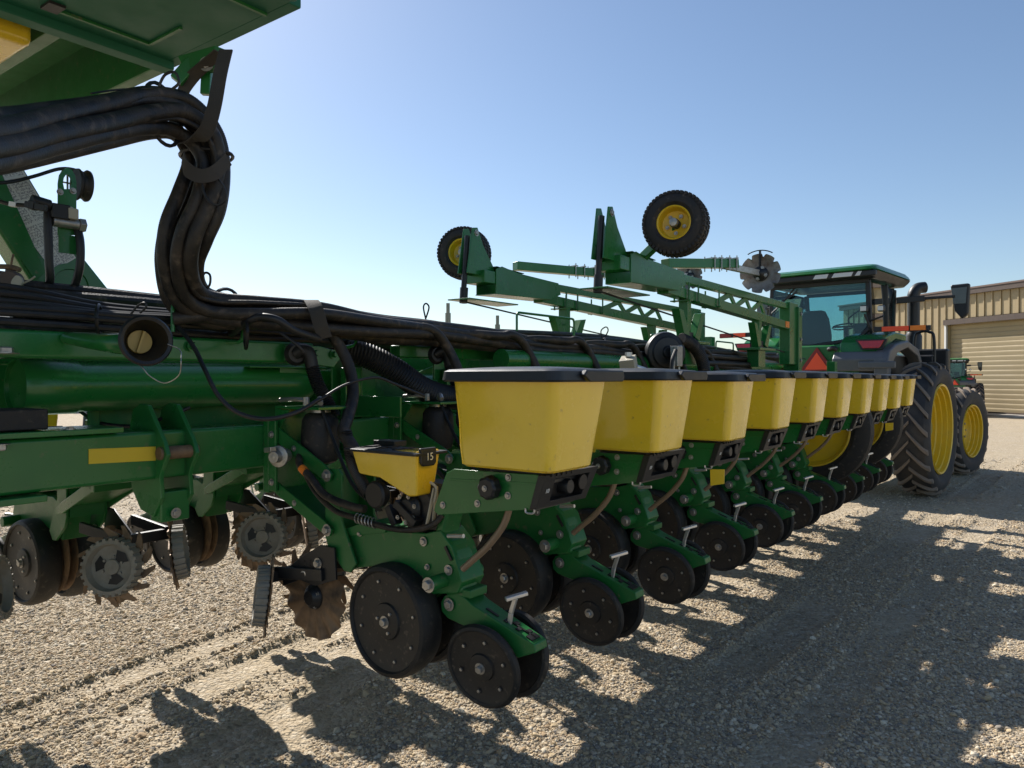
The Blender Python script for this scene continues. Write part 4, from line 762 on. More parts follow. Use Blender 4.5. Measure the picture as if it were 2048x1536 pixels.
ords = ['', 'second', 'third', 'fourth', 'fifth', 'sixth', 'seventh', 'eighth', 'ninth', 'farthest, tenth']
dU = W(0, 0.762, 0)
for k in range(1, 10):
    extra = ' with a yellow tag' if k in (2, 8) else ''
    c = copy_tree(unit, loc=unit.location+dU*k, label=f'{ords[k]} right wing row unit from the camera{extra}')
    jitter(c, 100+k)
    if k in (2, 8):
        t = bpy.data.objects.new('yellow_tag', None) if False else None
        b = MB(); q = at(1434, 952, u=2.12+0.762*2-0.16); q = q-Vector((0, 0.762*2, 0)); b.prism([q+Vector((-0.036, 0, 0.035)), q+Vector((0.036, 0, 0.040)), q+Vector((0.034, 0, -0.030)), q+Vector((-0.034, 0, -0.045))], (0, 0.004, 0))
        o = bpy.data.objects.new('yellow_tag', mesh_of(b, 'yellow_tag', 'yellow plastic', ORG[unit.name], 30)); link(o, c)
text_part('15', LT, 0.040, lt0, xdir=(0, 1, 0))
# left wing units: the same unit turned round, on the other side of the hitch tube
VC = -3.13
lab = {-1: 'left wing row unit cut by the left edge of the photo', 0: 'left wing row unit nearest the camera, its tread wheel below the toolbar at far left', 1: 'left wing row unit below the bent toolbar ears, second from the left', 2: 'left wing row unit behind the wavy coulter, third from the left'}
for k in range(-1, 11):
    uc = 1.665+0.762*k
    base = VC*2-(-2.1)
    c = copy_tree(unit, loc=W(base, uc, 0), rot=(0, 0, -TH+pi), label=lab.get(k, 'left wing row unit almost hidden behind the right wing row units'))
    for ch in list(c.children):
        if ch.name.startswith(('row_cleaner', )): ch.location = ch.location+Vector((-0.11, -0.05, 0.115))
        if ch.name.startswith(('wavy_coulter', 'coulter_hub', 'coulter_bracket')): ch.location = ch.location+Vector((-0.03, 0, 0.05))
        for g in list(ch.children):
            if g.name.startswith('lettering') and g.data.name.endswith('15x'): bpy.data.objects.remove(g)
for o in SC.objects:
    if o.type == 'EMPTY' and o.name.startswith('row_unit') and 'left wing' in o['label']: o['group'] = 'row units on the left wing'

# ================================================================== PLANTER FRAME
fr = thing('planter_frame', 'folded green planter frame with square toolbars and a big round hitch tube', 'planter frame', (VC, 2.0, 0))
b = MB(); b.box(-3.03, -2.84, -1.2, 10.6, 1.350, 1.541); part('toolbar', b, 'green paint', fr, bev=0.016)
b = MB(); b.box(2*VC+2.84, 2*VC+3.03, -1.2, 10.9, 1.350, 1.541); part('toolbar', b, 'green paint', fr, bev=0.016)
b = MB(); b.prism([at(177, 898, v=-2.838), at(311, 893, v=-2.838), at(311, 921, v=-2.838), at(177, 928, v=-2.838)], (0.002, 0, 0)); part('reflective_strip', b, 'reflector', fr)
ear = [(-3.02, 1.62), (-2.96, 1.645), (-2.90, 1.64), (-2.78, 1.50), (-2.755, 1.45), (-2.79, 1.40), (-2.81, 1.36), (-2.80, 1.28), (-2.86, 1.20), (-2.96, 1.22), (-3.03, 1.30), (-3.06, 1.5)]
for u_ in (1.50, 1.62):
    b = MB(); b.prism([(v, u_, h) for v, h in ear], (0, 0.018, 0)); part('hinge_ear', b, 'green paint', fr, bev=0.004)
b = MB(); b.cyl((-2.80, 1.49, 1.455), (-2.80, 1.65, 1.455), 0.026); part('hinge_pin', b, 'rusty disc', fr, bev=0.003)
b = MB(); b.box(-2.90, -2.82, 1.51, 1.63, 1.18, 1.30); part('ear_foot', b, 'green paint', fr, bev=0.006)
bolt(fr, (-2.80, 1.56, 1.215), (1, 0, 0), 0.014)
b = MB(); b.box(-3.02, -2.80, 0.3, 1.36, 1.545, 1.565); part('deck_plate', b, 'green paint', fr, bev=0.003)
b = MB(); b.box(-3.06, -2.84, 0.75, 1.12, 1.568, 1.64); part('rubber_pad', b, 'black rubber', fr, bev=0.006)
bolt(fr, (-2.82, 0.965, 1.53), (0, 0, -1), 0.02, 0.02); bolt(fr, (-2.82, 1.18, 1.565), (0, 0, 1), 0.013, 0.008)
b = MB(); b.box(-2.98, -2.80, 0.2, 1.10, 1.322, 1.346); part('lower_flange', b, 'green paint', fr, bev=0.004)
b = MB(); b.box(-3.235, -3.225, 1.42, 2.7, 1.44, 1.70); b.box(-3.235, -3.21, 1.42, 1.46, 1.40, 1.72); part('frame_web', b, 'green cast', fr, bev=0.003)
b = MB(); b.box(-3.80, -3.79, -1.2, 1.42, 1.46, 1.90); part('frame_web', b, 'green cast', fr, bev=0.003)
b = MB(); b.box(-3.235, -3.225, -0.6, 0.98, 1.44, 1.66); part('frame_web', b, 'green cast', fr, bev=0.003)
# hitch tube
b = MB(); b.lathe((VC, 1.12, 1.715), (0, 1, 0), [(0.014, 0.0), (0.014, 0.098), (0.0, 0.100), (0.0, 0.106), (0.006, 0.108), (0.20, 0.108), (0.21, 0.101), (1.22, 0.099), (1.30, 0.092), (1.335, 0.075), (1.345, 0.0)], 56); part('hitch_tube', b, 'green paint', fr)
b = MB(); b.lathe((VC, 2.5, 1.70), (0, 1, 0), [(0, 0.0), (0, 0.07), (7.6, 0.07), (7.6, 0)], 32); part('inner_tube', b, 'green paint', fr)
b = MB(); b.box(VC-0.12, VC+0.10, 2.05, 2.50, 1.795, 1.803); part('hitch_plate', b, 'green paint', fr, bev=0.003)
# upper beam
b = MB(); b.box(-2.95, -2.85, -0.5, 2.28, 1.815, 1.915); part('upper_beam', b, 'green paint', fr, bev=0.014)
b = MB(); b.prism([at(570, 690, v=-2.84), at(640, 692, v=-2.84), at(690, 706, v=-2.84), at(668, 735, v=-2.84), at(570, 722, v=-2.84)], (-0.02, 0, 0)); part('beam_end_plate', b, 'green paint', fr, bev=0.004)
for (x, y) in ((630, 706), (667, 709), (385, 692)): bolt(fr, at(x, y, v=-2.835), (1, 0, 0), 0.015, 0.02, 'green paint')
b = MB(); b.box(-2.98, -2.90, 2.9, 9.9, 1.86, 1.93); part('upper_beam', b, 'green paint', fr, bev=0.01)
b = MB(); b.box(-3.45, -3.36, -0.5, 9.9, 1.80, 1.90); part('upper_beam', b, 'green paint', fr, bev=0.01)
b = MB(); b.box(-2.98, -2.80, -0.2, 0.95, 1.79, 1.812); part('latch_plate', b, 'tan casting', fr, bev=0.003); bolt(fr, (-2.83, 0.98, 1.83), (0, 0, 1), 0.03, 0.02)
b = MB(); b.cyl((-2.70, 3.55, 1.86), (-2.70, 9.7, 1.86), 0.062, 28); part('vacuum_manifold_sun_block', b, 'green paint', fr)  # pipe lengthened along the wing to block sun from the ground
b = MB(); b.cyl((-3.56, 3.2, 1.86), (-3.56, 9.7, 1.86), 0.062, 28); part('vacuum_manifold_sun_block', b, 'green paint', fr)  # twin pipe added on the far wing to block sunlight
# plates and posts between toolbar and upper beam
def vplate(nm, px, v, th=-0.012, m='green paint', bv=0.003): part(nm, MB().prism([at(x, y, v=v) for x, y in px], (th, 0, 0)), m, fr, bev=bv)
vplate('hinge_plate', [(664, 722), (700, 700), (752, 742), (768, 785), (768, 806), (744, 888), (700, 900), (664, 900)], -2.95)
vplate('hinge_plate', [(700, 712), (740, 722), (830, 775), (830, 800), (770, 800), (756, 764)], -3.0)
vplate('side_panel', [(820, 752), (905, 715), (905, 905), (760, 905), (745, 860), (800, 858)], -3.2)
vplate('tower_plate', [(868, 700), (905, 688), (932, 690), (932, 760), (868, 760)], -2.92)
vplate('brace_plate', [(560, 735), (668, 742), (668, 770), (560, 770)], -3.05)
for uu in (2.62, 3.3, 4.1, 4.9, 5.6, 6.3, 7.1, 7.9, 8.7, 9.4):
    b = MB(); b.box(-2.99, -2.90, uu, uu+0.10, 1.541, 1.86); part('support_post', b, 'green paint', fr, bev=0.005)
    b = MB(); b.box(-3.40, -3.30, uu+0.1, uu+0.2, 1.541, 1.80); part('support_post', b, 'green paint', fr, bev=0.005)
for k in range(9):
    b = MB(); uu = 2.5+0.762*k; b.box(-2.84, -2.50, uu, uu+0.012, 1.56, 1.66); b.box(-2.90, -2.86, uu-0.02, uu+0.08, 1.55, 1.80); part('hose_bracket', b, 'green paint', fr, bev=0.003)
# hose guide loops of bent rod
def rod(nm, pts, rr, m='green paint', par=fr, n=8): part(nm, MB().tube(round_path(pts, 0.03), rr, n, raw=True), m, par)
for (u0_, u1_, h0, h1) in ((1.55, 1.86, 1.90, 2.05), (3.85, 4.55, 1.90, 2.17), (5.8, 6.4, 1.9, 2.12), (7.3, 7.8, 1.9, 2.12)):
    rod('hose_guide', [(-2.93, u1_-0.10, h0), (-2.80, u1_, h0), (-2.80, u1_, h1), (-2.80, u0_, h1), (-2.80, u0_, h1-0.12)], 0.008)
rod('hose_guide', [at(662, 655, v=-2.8), at(705, 650, v=-2.8), at(712, 656, v=-2.8), at(712, 690, v=-2.8), at(690, 695, v=-2.8)], 0.009)
# coupler and banded hose at the toolbar end
b = MB(); q = at(556, 913, u=1.93); axc = Vector((0.35, -0.94, 0)); b.lathe(q, -axc, [(-0.035, 0.014), (-0.035, 0.024), (-0.005, 0.026), (0.0, 0.046), (0.012, 0.046), (0.014, 0.03), (0.06, 0.03)], 28); b.beam(q+Vector((-0.035, -0.03, 0.028)), q+Vector((0.01, -0.03, 0.034)), 0.03, 0.02); b.lathe(q+axc*0.036, axc, [(0, 0.013), (0.001, 0.0)], 16); part('quick_coupler', b, 'zinc steel', fr, bev=0.002)
b = MB(); b.tube([q+Vector((0.03, 0.09, 0)), at(600, 930, u=1.97), at(622, 955, u=1.96), at(650, 990, u=1.96), at(700, 1012, u=1.97), at(730, 1018, u=1.98)], 0.016, 12); hz = part('feed_hose', b, 'hose rubber', fr)
b = MB(); b.cyl(at(603, 936, u=1.962), at(612, 945, u=1.962), 0.0175, 16); part('yellow_band', b, 'amber', hz)
# parking cup with yellow plug
cupo = thing('parking_cup', 'black rubber bell shaped plug holder with yellow insert on the upper beam', 'plug holder', at(293, 730, d=2.55))
cc = at(293, 681, d=2.42); ax = Vector((0.975, -0.22, 0.02)).normalized()
b = MB(); b.lathe(cc, -ax, [(0.0, 0.068), (-0.004, 0.078), (0.004, 0.084), (0.012, 0.080), (0.06, 0.068), (0.11, 0.050), (0.14, 0.046), (0.14, 0.030), (0.10, 0.034), (0.055, 0.055), (0.02, 0.066)], 48, close=True); part('rubber_cup', b, 'cable rubber', cupo)
b = MB(); b.lathe(cc-ax*0.085, ax, [(0, 0.0), (0, 0.040), (0.008, 0.038), (0.010, 0.0)], 32); e1 = Vector((0, 0, 1)); b.beam(cc-ax*0.07+Vector((0.003, 0.01, 0.035)), cc-ax*0.07-Vector((0.003, 0.01, 0.035)), 0.008, 0.018, ax); part('plug', b, 'brass plug', cupo)
c_ = cc-ax*0.13; rodp = [c_, c_-ax*0.05, c_-ax*0.08+Vector((0, -0.07, 0)), at(132, 676, v=-2.84)]; b = MB(); b.tube(rodp, [0.055, 0.02], 20); part('socket', b, 'green paint', cupo)
b = MB(); b.tube([cc+Vector((0.02, 0.06, -0.01)), cc+Vector((0.06, 0.08, -0.03)), at(362, 720, d=2.38), at(358, 750, d=2.4), at(330, 766, d=2.42), at(300, 752, d=2.42), at(285, 735, d=2.42), at(275, 728, d=2.44)], 0.0018, 6); part('lanyard', b, 'zinc steel', cupo)

# ================================================================== SLOPING ARM, SHEAVE AND FITTINGS at the left
arm = thing('lift_arm', 'sloping green lift arm with a printed chart decal, at the left edge', 'lift arm', at(150, 640, v=-3.55))
V1 = -3.55
b = MB(); b.prism([at(x, y, v=V1) for x, y in ((-60, 250), (22, 292), (100, 422), (172, 520), (226, 588), (252, 618), (245, 650), (95, 650), (60, 560), (0, 465), (-60, 380))], (-0.14, 0, 0)); part('arm_body', b, 'green paint', arm, bev=0.012)
b = MB(); P = [at(x, y, v=V1+0.003) for x, y in ((-36, 352), (46, 340), (152, 516), (106, 543))]; ND = 10; uvs = []
for k in range(ND+1):
    t = k/ND; b.V += [P[0].lerp(P[3], t), P[1].lerp(P[2], t)]; uvs += [(0, 1-t), (0.62, 1-t)]
for k in range(ND): b.F.append([2*k, 2*k+1, 2*k+3, 2*k+2])
dec = part('chart_decal', b, 'chart decal', arm, smooth=0); uvl = dec.data.uv_layers.new(name='UVMap')
for pl_ in dec.data.polygons:
    for li in pl_.loop_indices: uvl.data[li].uv = uvs[dec.data.loops[li].vertex_index]
b = MB(); b.prism([at(x, y, v=V1+0.004) for x, y in ((-20, 345), (2, 345), (92, 545), (70, 560), (-20, 430))], (0.004, 0, 0)); part('arm_edge', b, 'green cast', arm, bev=0.002)
b = MB(); b.lathe(at(140, 572, v=V1), (1, 0, 0), [(0, 0.10), (0.012, 0.10), (0.012, 0.075), (0.004, 0.072), (0.004, 0.0)], 40); part('pivot_boss', b, 'green paint', arm)
shv = thing('sheave_bracket', 'green upright bracket with an oval hole and a black cable sheave beside it', 'bracket', at(135, 600, v=-3.35))
V2 = -3.35; cx, cy = 0, 0
outer = [(118, 440), (117, 365), (121, 345), (130, 336), (142, 336), (150, 345), (153, 362), (153, 440), (153, 490), (140, 500), (118, 470)]
inner = [(135+9*cos(a), 366+17*sin(a)) for a in [2*pi*k/14 for k in range(14)]]
b = MB(); O_ = [at(x, y, v=V2) for x, y in [(117.5, 470), (117.5, 366), (120, 350), (126, 340), (135, 335), (144, 340), (150, 350), (153, 366), (153, 470)]]
I_ = [at(135+9*cos(a), 366+17*sin(a), v=V2) for a in (pi*0.75, pi, pi*1.2, pi*1.35, pi*1.5, pi*1.65, pi*1.8, 2*pi, pi*2.25)]
m_ = 9; VV = O_+I_; b.add(VV+[p+Vector((-0.012, 0, 0)) for p in VV], [[i, i+1, m_+i+1, m_+i] for i in range(8)]+[[18+i, 18+m_+i, 18+m_+i+1, 18+i+1] for i in range(8)]+[[0, m_, 2*m_-1, m_-1], [18, 18+m_-1, 18+2*m_-1, 18+m_]]+[[i, 18+i, 18+i+1, i+1] for i in range(8)]+[[m_+i, m_+i+1, 18+m_+i+1, 18+m_+i] for i in range(8)]+[[0, m_-1, 18+m_-1, 18]]); part('bracket_plate', b, 'green paint', shv)
b = MB(); b.box(at(124, 470, v=V2).x-0.011, V2-0.001, at(119, 470, v=V2).y, at(153, 470, v=V2).y, at(124, 505, v=V2).z, at(124, 468, v=V2).z); part('bracket_leg', b, 'green paint', shv)
sc_ = at(166, 371, v=V2-0.04); b = MB(); b.lathe(sc_, (0.05, 1, 0), [(-0.03, 0.02), (-0.03, 0.066), (-0.022, 0.068), (-0.012, 0.058), (0.0, 0.058), (0.012, 0.068), (0.02, 0.066), (0.02, 0.02)], 40); part('sheave', b, 'wheel plastic', shv)
b = MB(); g0 = at(135, 366, v=V2-0.03)
b.beam(g0+Vector((0, 0, 0.05)), g0-Vector((0, 0, 0.05)), 0.006, 0.006, (0, 1, 0)); b.beam(g0+Vector((0, 0.03, 0)), g0-Vector((0, 0.03, 0)), 0.006, 0.006); part('cross_wire', b, 'zinc steel', shv)
for (x, y) in ((120, 384), (146, 382), (142, 420)): bolt(shv, at(x, y, v=V2+0.002), (1, 0, 0), 0.009)
b = MB()
q = at(127, 425, v=V2+0.03); b.box(q.x-0.03, q.x+0.02, q.y-0.05, q.y+0.02, q.z-0.03, q.z+0.03); b.cyl(q+Vector((0, -0.05, 0.02)), q+Vector((0, -0.12, 0.03)), 0.022); part('valve_block', b, 'black plastic', shv, bev=0.004)
b = MB(); b.box(q.x-0.01, q.x+0.025, q.y+0.01, q.y+0.05, q.z-0.025, q.z+0.02); part('tan_cap', b, 'tan casting', shv, bev=0.004)
b = MB(); q = at(131, 446, v=V2+0.02); b.cyl(q-Vector((0, 0.05, 0)), q+Vector((0, 0.05, 0)), 0.022); b.lathe(q+Vector((0, 0.05, 0)), (0, 1, 0), [(0, 0.03), (0.025, 0.03)], 6); part('hydraulic_fitting', b, 'zinc steel', shv, bev=0.002)
def hose(label, pts, rr, m='cable rubber', cat='hose', group=None, name='hydraulic_hose', n=12, rib=0, pitch=0.01, sm=8):
    return single(name, MB().tube(pts, rr, n, sm=sm, rib=rib, pitch=pitch), m, label, cat, group)
A2 = lambda x, y, d: at(x, y, d=d*0.925)
A = lambda x, y, d: at(x, y, d=d)
hose('thick black hose hanging straight down in front of the chart decal', [A2(112, 432, 3.35), A2(98, 420, 3.3), A2(96, 450, 3.28), A2(98, 520, 3.28), A2(100, 560, 3.3), A2(92, 590, 3.35), A2(80, 615, 3.4)], 0.0165)
hose('thick black hose curving down from the sheave bracket to the pivot boss', [A2(138, 444, 3.4), A2(150, 450, 3.4), A2(160, 480, 3.38), A2(160, 530, 3.38), A2(150, 570, 3.4), A2(136, 606, 3.45)], 0.0165)
hose('thin black cable running from the left edge over the sheave', [A2(-30, 366, 3.2), A2(20, 364, 3.3), A2(70, 352, 3.4), A2(118, 338, 3.5), A2(150, 340, 3.55), A2(172, 352, 3.6), A2(176, 375, 3.6)], 0.0075, name='sheave_cable', cat='cable')
w1 = thing('wiring_plug', 'black electrical plug with a white tag lying across the chart decal', 'plug', A2(60, 440, 3.2))
b = MB(); b.tube([A2(-20, 395, 3.2), A2(10, 406, 3.2), A2(30, 409, 3.2), A2(55, 411, 3.2)], 0.008, 8); part('lead', b, 'cable rubber', w1)
b = MB(); b.beam(A2(52, 409, 3.2), A2(92, 417, 3.2), 0.026, 0.026); b.beam(A2(60, 410, 3.2), A2(72, 412, 3.2), 0.034, 0.034); part('connector_body', b, 'black plastic', w1, bev=0.003)
b = MB(); b.beam(A2(20, 408, 3.2), A2(34, 410, 3.2), 0.02, 0.02); part('white_tag', b, 'white frame', w1, bev=0.002)
vt = thing('brass_valve', 'grimy hand valve with a dark lever at the left edge above the hoses', 'valve', A2(25, 600, 3.1))
b = MB(); b.cyl(A2(-12, 556, 3.15), A2(30, 562, 3.1), 0.032, 20); b.lathe(A2(30, 562, 3.1), (0.7, -0.7, -0.1), [(0, 0.036), (0.03, 0.040), (0.05, 0.036), (0.05, 0.02)], 24); b.cyl(A2(18, 562, 3.12), A2(22, 535, 3.12), 0.018, 12); part('valve_body', b, 'brown trim', vt, bev=0.002)
b = MB(); b.tube([A2(-15, 533, 3.1), A2(20, 534, 3.1), A2(40, 540, 3.1)], 0.010, 8); b.tube([A2(22, 534, 3.1), A2(24, 520, 3.1), A2(27, 508, 3.1)], 0.004, 6); part('lever', b, 'rusty disc', vt)
b = MB(); b.lathe(A2(36, 563, 3.06), (0.6, -0.8, 0), [(0, 0.022), (0.01, 0.022), (0.012, 0.0)], 20); b.tube([A2(42, 568, 3.08), A2(60, 560, 3.1), A2(70, 553, 3.1)], 0.004, 6); part('outlet', b, 'tan casting', vt)

# ================================================================== OVERHEAD PLATFORM (top left)
HP = 3.2
pf = thing('overhead_platform', 'underside of the raised green platform in the top left corner', 'platform', (-3.2, 1.0, HP))
b = MB(); b.box(-3.34, -2.37, -2.0, 1.80, HP, HP+0.03); part('floor_plate', b, 'green with sky reflection', pf)
b = MB(); b.box(-3.36, -3.28, -2.0, 1.83, HP-0.035, HP+0.16); part('side_rail', b, 'green with sky reflection', pf, bev=0.006)
b = MB(); b.box(-3.36, -2.40, 1.80, 1.86, HP+0.0, HP+0.16); part('end_rail', b, 'green with sky reflection', pf, bev=0.006)
b = MB(); b.box(-2.37, -2.33, -2.0, 1.80, HP-0.01, HP+0.14); part('outer_rail', b, 'green with sky reflection', pf, bev=0.006)
for (x0, x1, y0, y1) in ((-3.18, -3.165, 1.30, 1.66), (-3.165, -2.92, 1.65, 1.665), (-2.55, -2.535, 1.3, 1.80), (-3.2, -3.12, 1.24, 1.30)):
    b = MB(); b.box(x0, x1, y0, y1, HP-0.012, HP-0.001); part('stiffener_or_slot_shade', b, 'green cast' if x0 != -3.2 else 'cable rubber', pf, bev=0.001)  # last, black one is the dark of a slot put in as colour
b = MB(); b.box(-5.6, -3.37, -2.0, 1.80, HP+0.26, HP+0.30); part('inner_floor', b, 'green cast', pf)  # floor recessed deep so that it falls into shade
b = MB(); b.box(-5.6, -3.37, 1.78, 1.84, HP-0.02, HP+0.34); part('end_rail', b, 'green cast', pf, bev=0.006)
for uu in (0.5, 0.9, 1.35):
    b = MB(); b.box(-5.6, -3.38, uu, uu+0.06, HP+0.0, HP+0.255); part('shading_cross_member', b, 'green cast', pf, bev=0.004)  # members added across the recess to darken it
b = MB(); b.box(-4.1, -3.42, 1.02, 1.30, HP-0.08, HP+0.095); part('tank_bottom', b, 'yellow plastic', pf, bev=0.03)
hk = thing('hose_hook', 'dark green hook bracket under the platform holding the hose strap', 'hook', at(400, 150, d=3.0))
b = MB(); b.prism([A(354, 112, 3.0), A(430, 90, 3.0), A(428, 135, 3.0), A(395, 140, 3.0), A(362, 128, 3.0)], (0.0, 0.05, 0)); b.beam(A(385, 125, 3.02), A(352, 162, 3.0), 0.035, 0.05); part('hook_plate', b, 'green cast', hk, bev=0.004)
b = MB(); b.beam(A(416, 112, 3.05), A(412, 190, 3.05), 0.03, 0.04); part('hook_leg', b, 'green paint', hk, bev=0.004)
b = MB(); b.beam(A(392, 112, 3.06), A(392, 112, 3.06)+Vector((0, 0, 0.14)), 0.05, 0.05); part('hook_mount', b, 'green paint', hk, bev=0.004)
bolt(hk, A(413, 128, 2.98), (0.5, -0.8, 0), 0.02)
# ================================================================== HOSE BUNDLE
G1 = 'seed delivery hoses of the thick bundle'
# centre line: px, py, depth ; seven hoses around it
CL = [(-200, 300, 1.35), (0, 285, 1.75), (110, 260, 2.05), (220, 238, 2.35), (300, 226, 2.6), (362, 236, 2.76), (404, 278, 2.83), (415, 332, 2.85), (396, 400, 2.83), (368, 465, 2.82), (359, 530, 2.86), (376, 590, 2.95), (425, 618, 3.04), (520, 628, 3.14), (640, 638, 3.32), (760, 656, 3.66), (880, 668, 4.12), (1000, 685, 4.62), (1100, 701, 5.05), (1200, 704, 5.55), (1300, 716, 6.2), (1400, 722, 6.95), (1500, 730, 7.8)]
SPR = [(60, 40), (44, 40), (40, 42), (36, 42), (36, 40), (33, 38), (32, 38), (33, 38), (41, 40), (43, 40), (36, 40), (32, 38), (24, 28), (20, 24), (20, 20), (16, 18), (15, 16), (14, 14), (13, 12), (12, 10), (11, 10), (10, 10), (9, 9)]
desc = ['topmost hose of the thick bundle, on the outside of the bend', 'second outer hose of the thick bundle, running beside the topmost', 'front middle hose of the thick bundle, dusty on its face', 'front lower hose of the thick bundle, inside of the bend', 'lowest hose of the thick bundle, hidden at the back of the bend', 'back middle hose of the thick bundle', 'back inner hose of the thick bundle', 'core hose in the middle of the thick bundle', 'thin smooth line laid along the front of the thick bundle', 'thin smooth line laid along the top of the thick bundle', 'hose tucked between the top and front hoses of the thick bundle']
for i in range(11):
    ph = i/7*2*pi if i < 7 else (0, 4.3, 5.6, 5.2)[i-7]; kk = 1 if i < 7 else (0.15, 1.15, 1.2, 0.75)[i-7]; pts = []
    for j, (x, y, d) in enumerate(CL):
        t = CL[min(j+1, len(CL)-1)]; s_ = CL[max(j-1, 0)]; dx, dy = t[0]-s_[0], t[1]-s_[1]; L_ = sqrt(dx*dx+dy*dy); nx, ny = dy/L_, -dx/L_
        a = ph+0.10*j+0.25*sin(j*0.9+i*1.7); off = cos(a)*kk*1.08; dep = sin(a)*kk; wob = 5*sin(j*1.7+i*2.1)
        pts.append(at(x+nx*(off*SPR[j][0]+wob*0.5), y+ny*(off*SPR[j][0]+wob*0.5), d=d+dep*(0.085 if j < 13 else 0.11)))
    single('seed_hose', MB().tube(pts, (0.027, 0.025, 0.028, 0.0265, 0.025, 0.028, 0.026, 0.027, 0.010, 0.009, 0.022)[i], 14, rib=0.014 if i not in (8, 9) else 0.001, pitch=0.007), 'hose rubber', desc[i], 'hose', G1)
# drop hoses to each row unit
drop = None
for k in range(8):
    P = [(-2.80, 1.55, 1.98), (-2.74, 1.70, 2.00), at(575, 640, v=-2.69), at(610, 637, v=-2.68), at(645, 651, v=-2.67), at(674, 684, v=-2.66), at(699, 736, v=-2.61), at(706, 790, v=-2.55), at(695, 836, v=-2.47), at(687, 864, v=-2.40), at(700, 886, u=2.06), at(716, 910, u=2.07)]
    if k == 0: drop = single('drop_hose', MB().tube(P, 0.0265, 14, rib=0.02, pitch=0.008), 'hose rubber', 'thick hose arching from the bundle down to the small hopper marked 15', 'hose', 'drop hoses to the row units', rz=-TH)
    else:
        c = drop.copy(); SC.collection.objects.link(c); c.location = drop.location+dU*k; c['label'] = f'{ords[k]} arched drop hose along the row, leading down behind the {ords[k]} row unit'
# thin hose runs on the upper beam
ds = ['top rear line', 'upper line', 'middle line', 'front line', 'lower front line', 'lowest line', 'stiff rear line']
for i in range(7):
    off = [(-0.06, 0.115), (-0.02, 0.10), (0.02, 0.075), (0.045, 0.045), (0.055, 0.015), (0.05, -0.012), (-0.05, 0.05)][i]
    P = [(-2.92+off[0]+0.008*sin(u*3+i), u, 1.945+off[1]*(1 if u < 1.2 else 0.75)+0.010*sin(u*2.2+i*1.3)) for u in np.arange(-0.6, 3.4, 0.28)]
    hose(f'{ds[i]} of the thin black hoses clipped on the upper beam', P, 0.0155 if i % 2 else 0.013, 'cable rubber', group='thin hoses on the upper beam', name='hydraulic_line', n=10)
for i in range(5):
    P = [(-3.35+0.06*cos(i*1.26+u*0.3), u, 2.04+0.06*sin(i*1.26+u*0.3)+0.02*sin(u*1.3)) for u in np.arange(1.2, 9.6, 0.4)]
    hose(f'{["top", "front", "bottom", "rear", "upper rear"][i]} hose of the added shade-casting bundle along the far wing', P, 0.025, 'hose rubber', group='added shade-casting hoses on the far wing', name='seed_hose', n=10)  # bundle added to close sunlit gaps in the ground shadow
for i in range(4):
    P = [(-3.42+0.035*i, u, 1.93+0.03*(i % 2)+0.02*sin(u*1.8+i)) for u in np.arange(-0.6, 9.8, 0.5)]
    hose(f'{["first", "second", "third", "fourth"][i]} black hose along the far left wing beam', P, 0.022, 'hose rubber', group='hoses on the far wing beam', name='wing_hose', n=10)
for i in range(4):
    P = [(-2.90+0.045*(i % 3)+0.02*sin(u*2+i), u, 1.985+0.035*(i//2)+0.03*sin(u*1.5+i*1.9)) for u in np.arange(6.0, 9.8, 0.3)]
    hose(f'{["first", "second", "third", "fourth"][i]} grey hose snaking along the wing towards the tractor', P, 0.024, 'hose rubber', group='hoses near the tractor end', name='wing_hose', n=10)
hose('thin black cable sagging from the beam across the round tube', [A(345, 640, 2.95), A(385, 690, 2.85), A(410, 740, 2.78), A(436, 790, 2.75), (A(475, 825, 2.74)), A(530, 838, 2.74), A(590, 826, 2.78), A(640, 798, 2.85)], 0.0085, name='sagging_cable', cat='cable')
hose('thin cable looping under the round tube behind the toolbar', [A(160, 822, 3.1), A(200, 846, 3.1), A(270, 852, 3.1), A(330, 835, 3.1), A(380, 815, 3.15)], 0.008, name='loop_cable', cat='cable')
hose('thin cable arching across the dark hinge plates', [A(640, 800, 3.1), A(690, 770, 3.2), (A(750, 755, 3.3)), A(790, 768, 3.35), A(850, 792, 3.4)], 0.006, name='arch_cable', cat='cable')
hose('black lead bending over the thin hoses to the elbow fitting', [A(462, 668, 3.15), A(492, 645, 3.02), A(520, 634, 3.0), A(555, 640, 3.0), A(590, 662, 3.05), A(640, 678, 3.15)], 0.016, name='bent_lead')
hose('black lead bending over behind the elbow fitting', [A(560, 665, 3.1), A(595, 690, 3.1), A(606, 705, 3.12)], 0.007, name='elbow_lead', cat='cable')
el = thing('elbow_hose', 'corrugated elbow hose dropping from the upper beam behind the round tube', 'hose', at(640, 820, v=-2.75))
b = MB(); b.tube([at(590, 708, v=-2.80), at(606, 700, v=-2.77), at(618, 708, v=-2.75), at(624, 735, v=-2.74)], 0.030, 16); b.lathe(at(591, 708, v=-2.81), (0.8, -0.3, 0), [(-0.01, 0.04), (0.01, 0.055), (0.03, 0.04)], 20); part('elbow', b, 'cable rubber', el)
b = MB(); b.tube([at(624, 733, v=-2.74), at(636, 770, v=-2.72), at(655, 805, v=-2.68), at(668, 835, v=-2.66)], 0.031, 16, rib=0.07, pitch=0.010); part('corrugated_hose', b, 'cable rubber', el)
el = copy_tree(el, loc=el.location+W(0, 0.95, 0)+Vector((0, 0, 0.02)), label='second corrugated elbow hose, between the big drop hoses behind the first hopper')
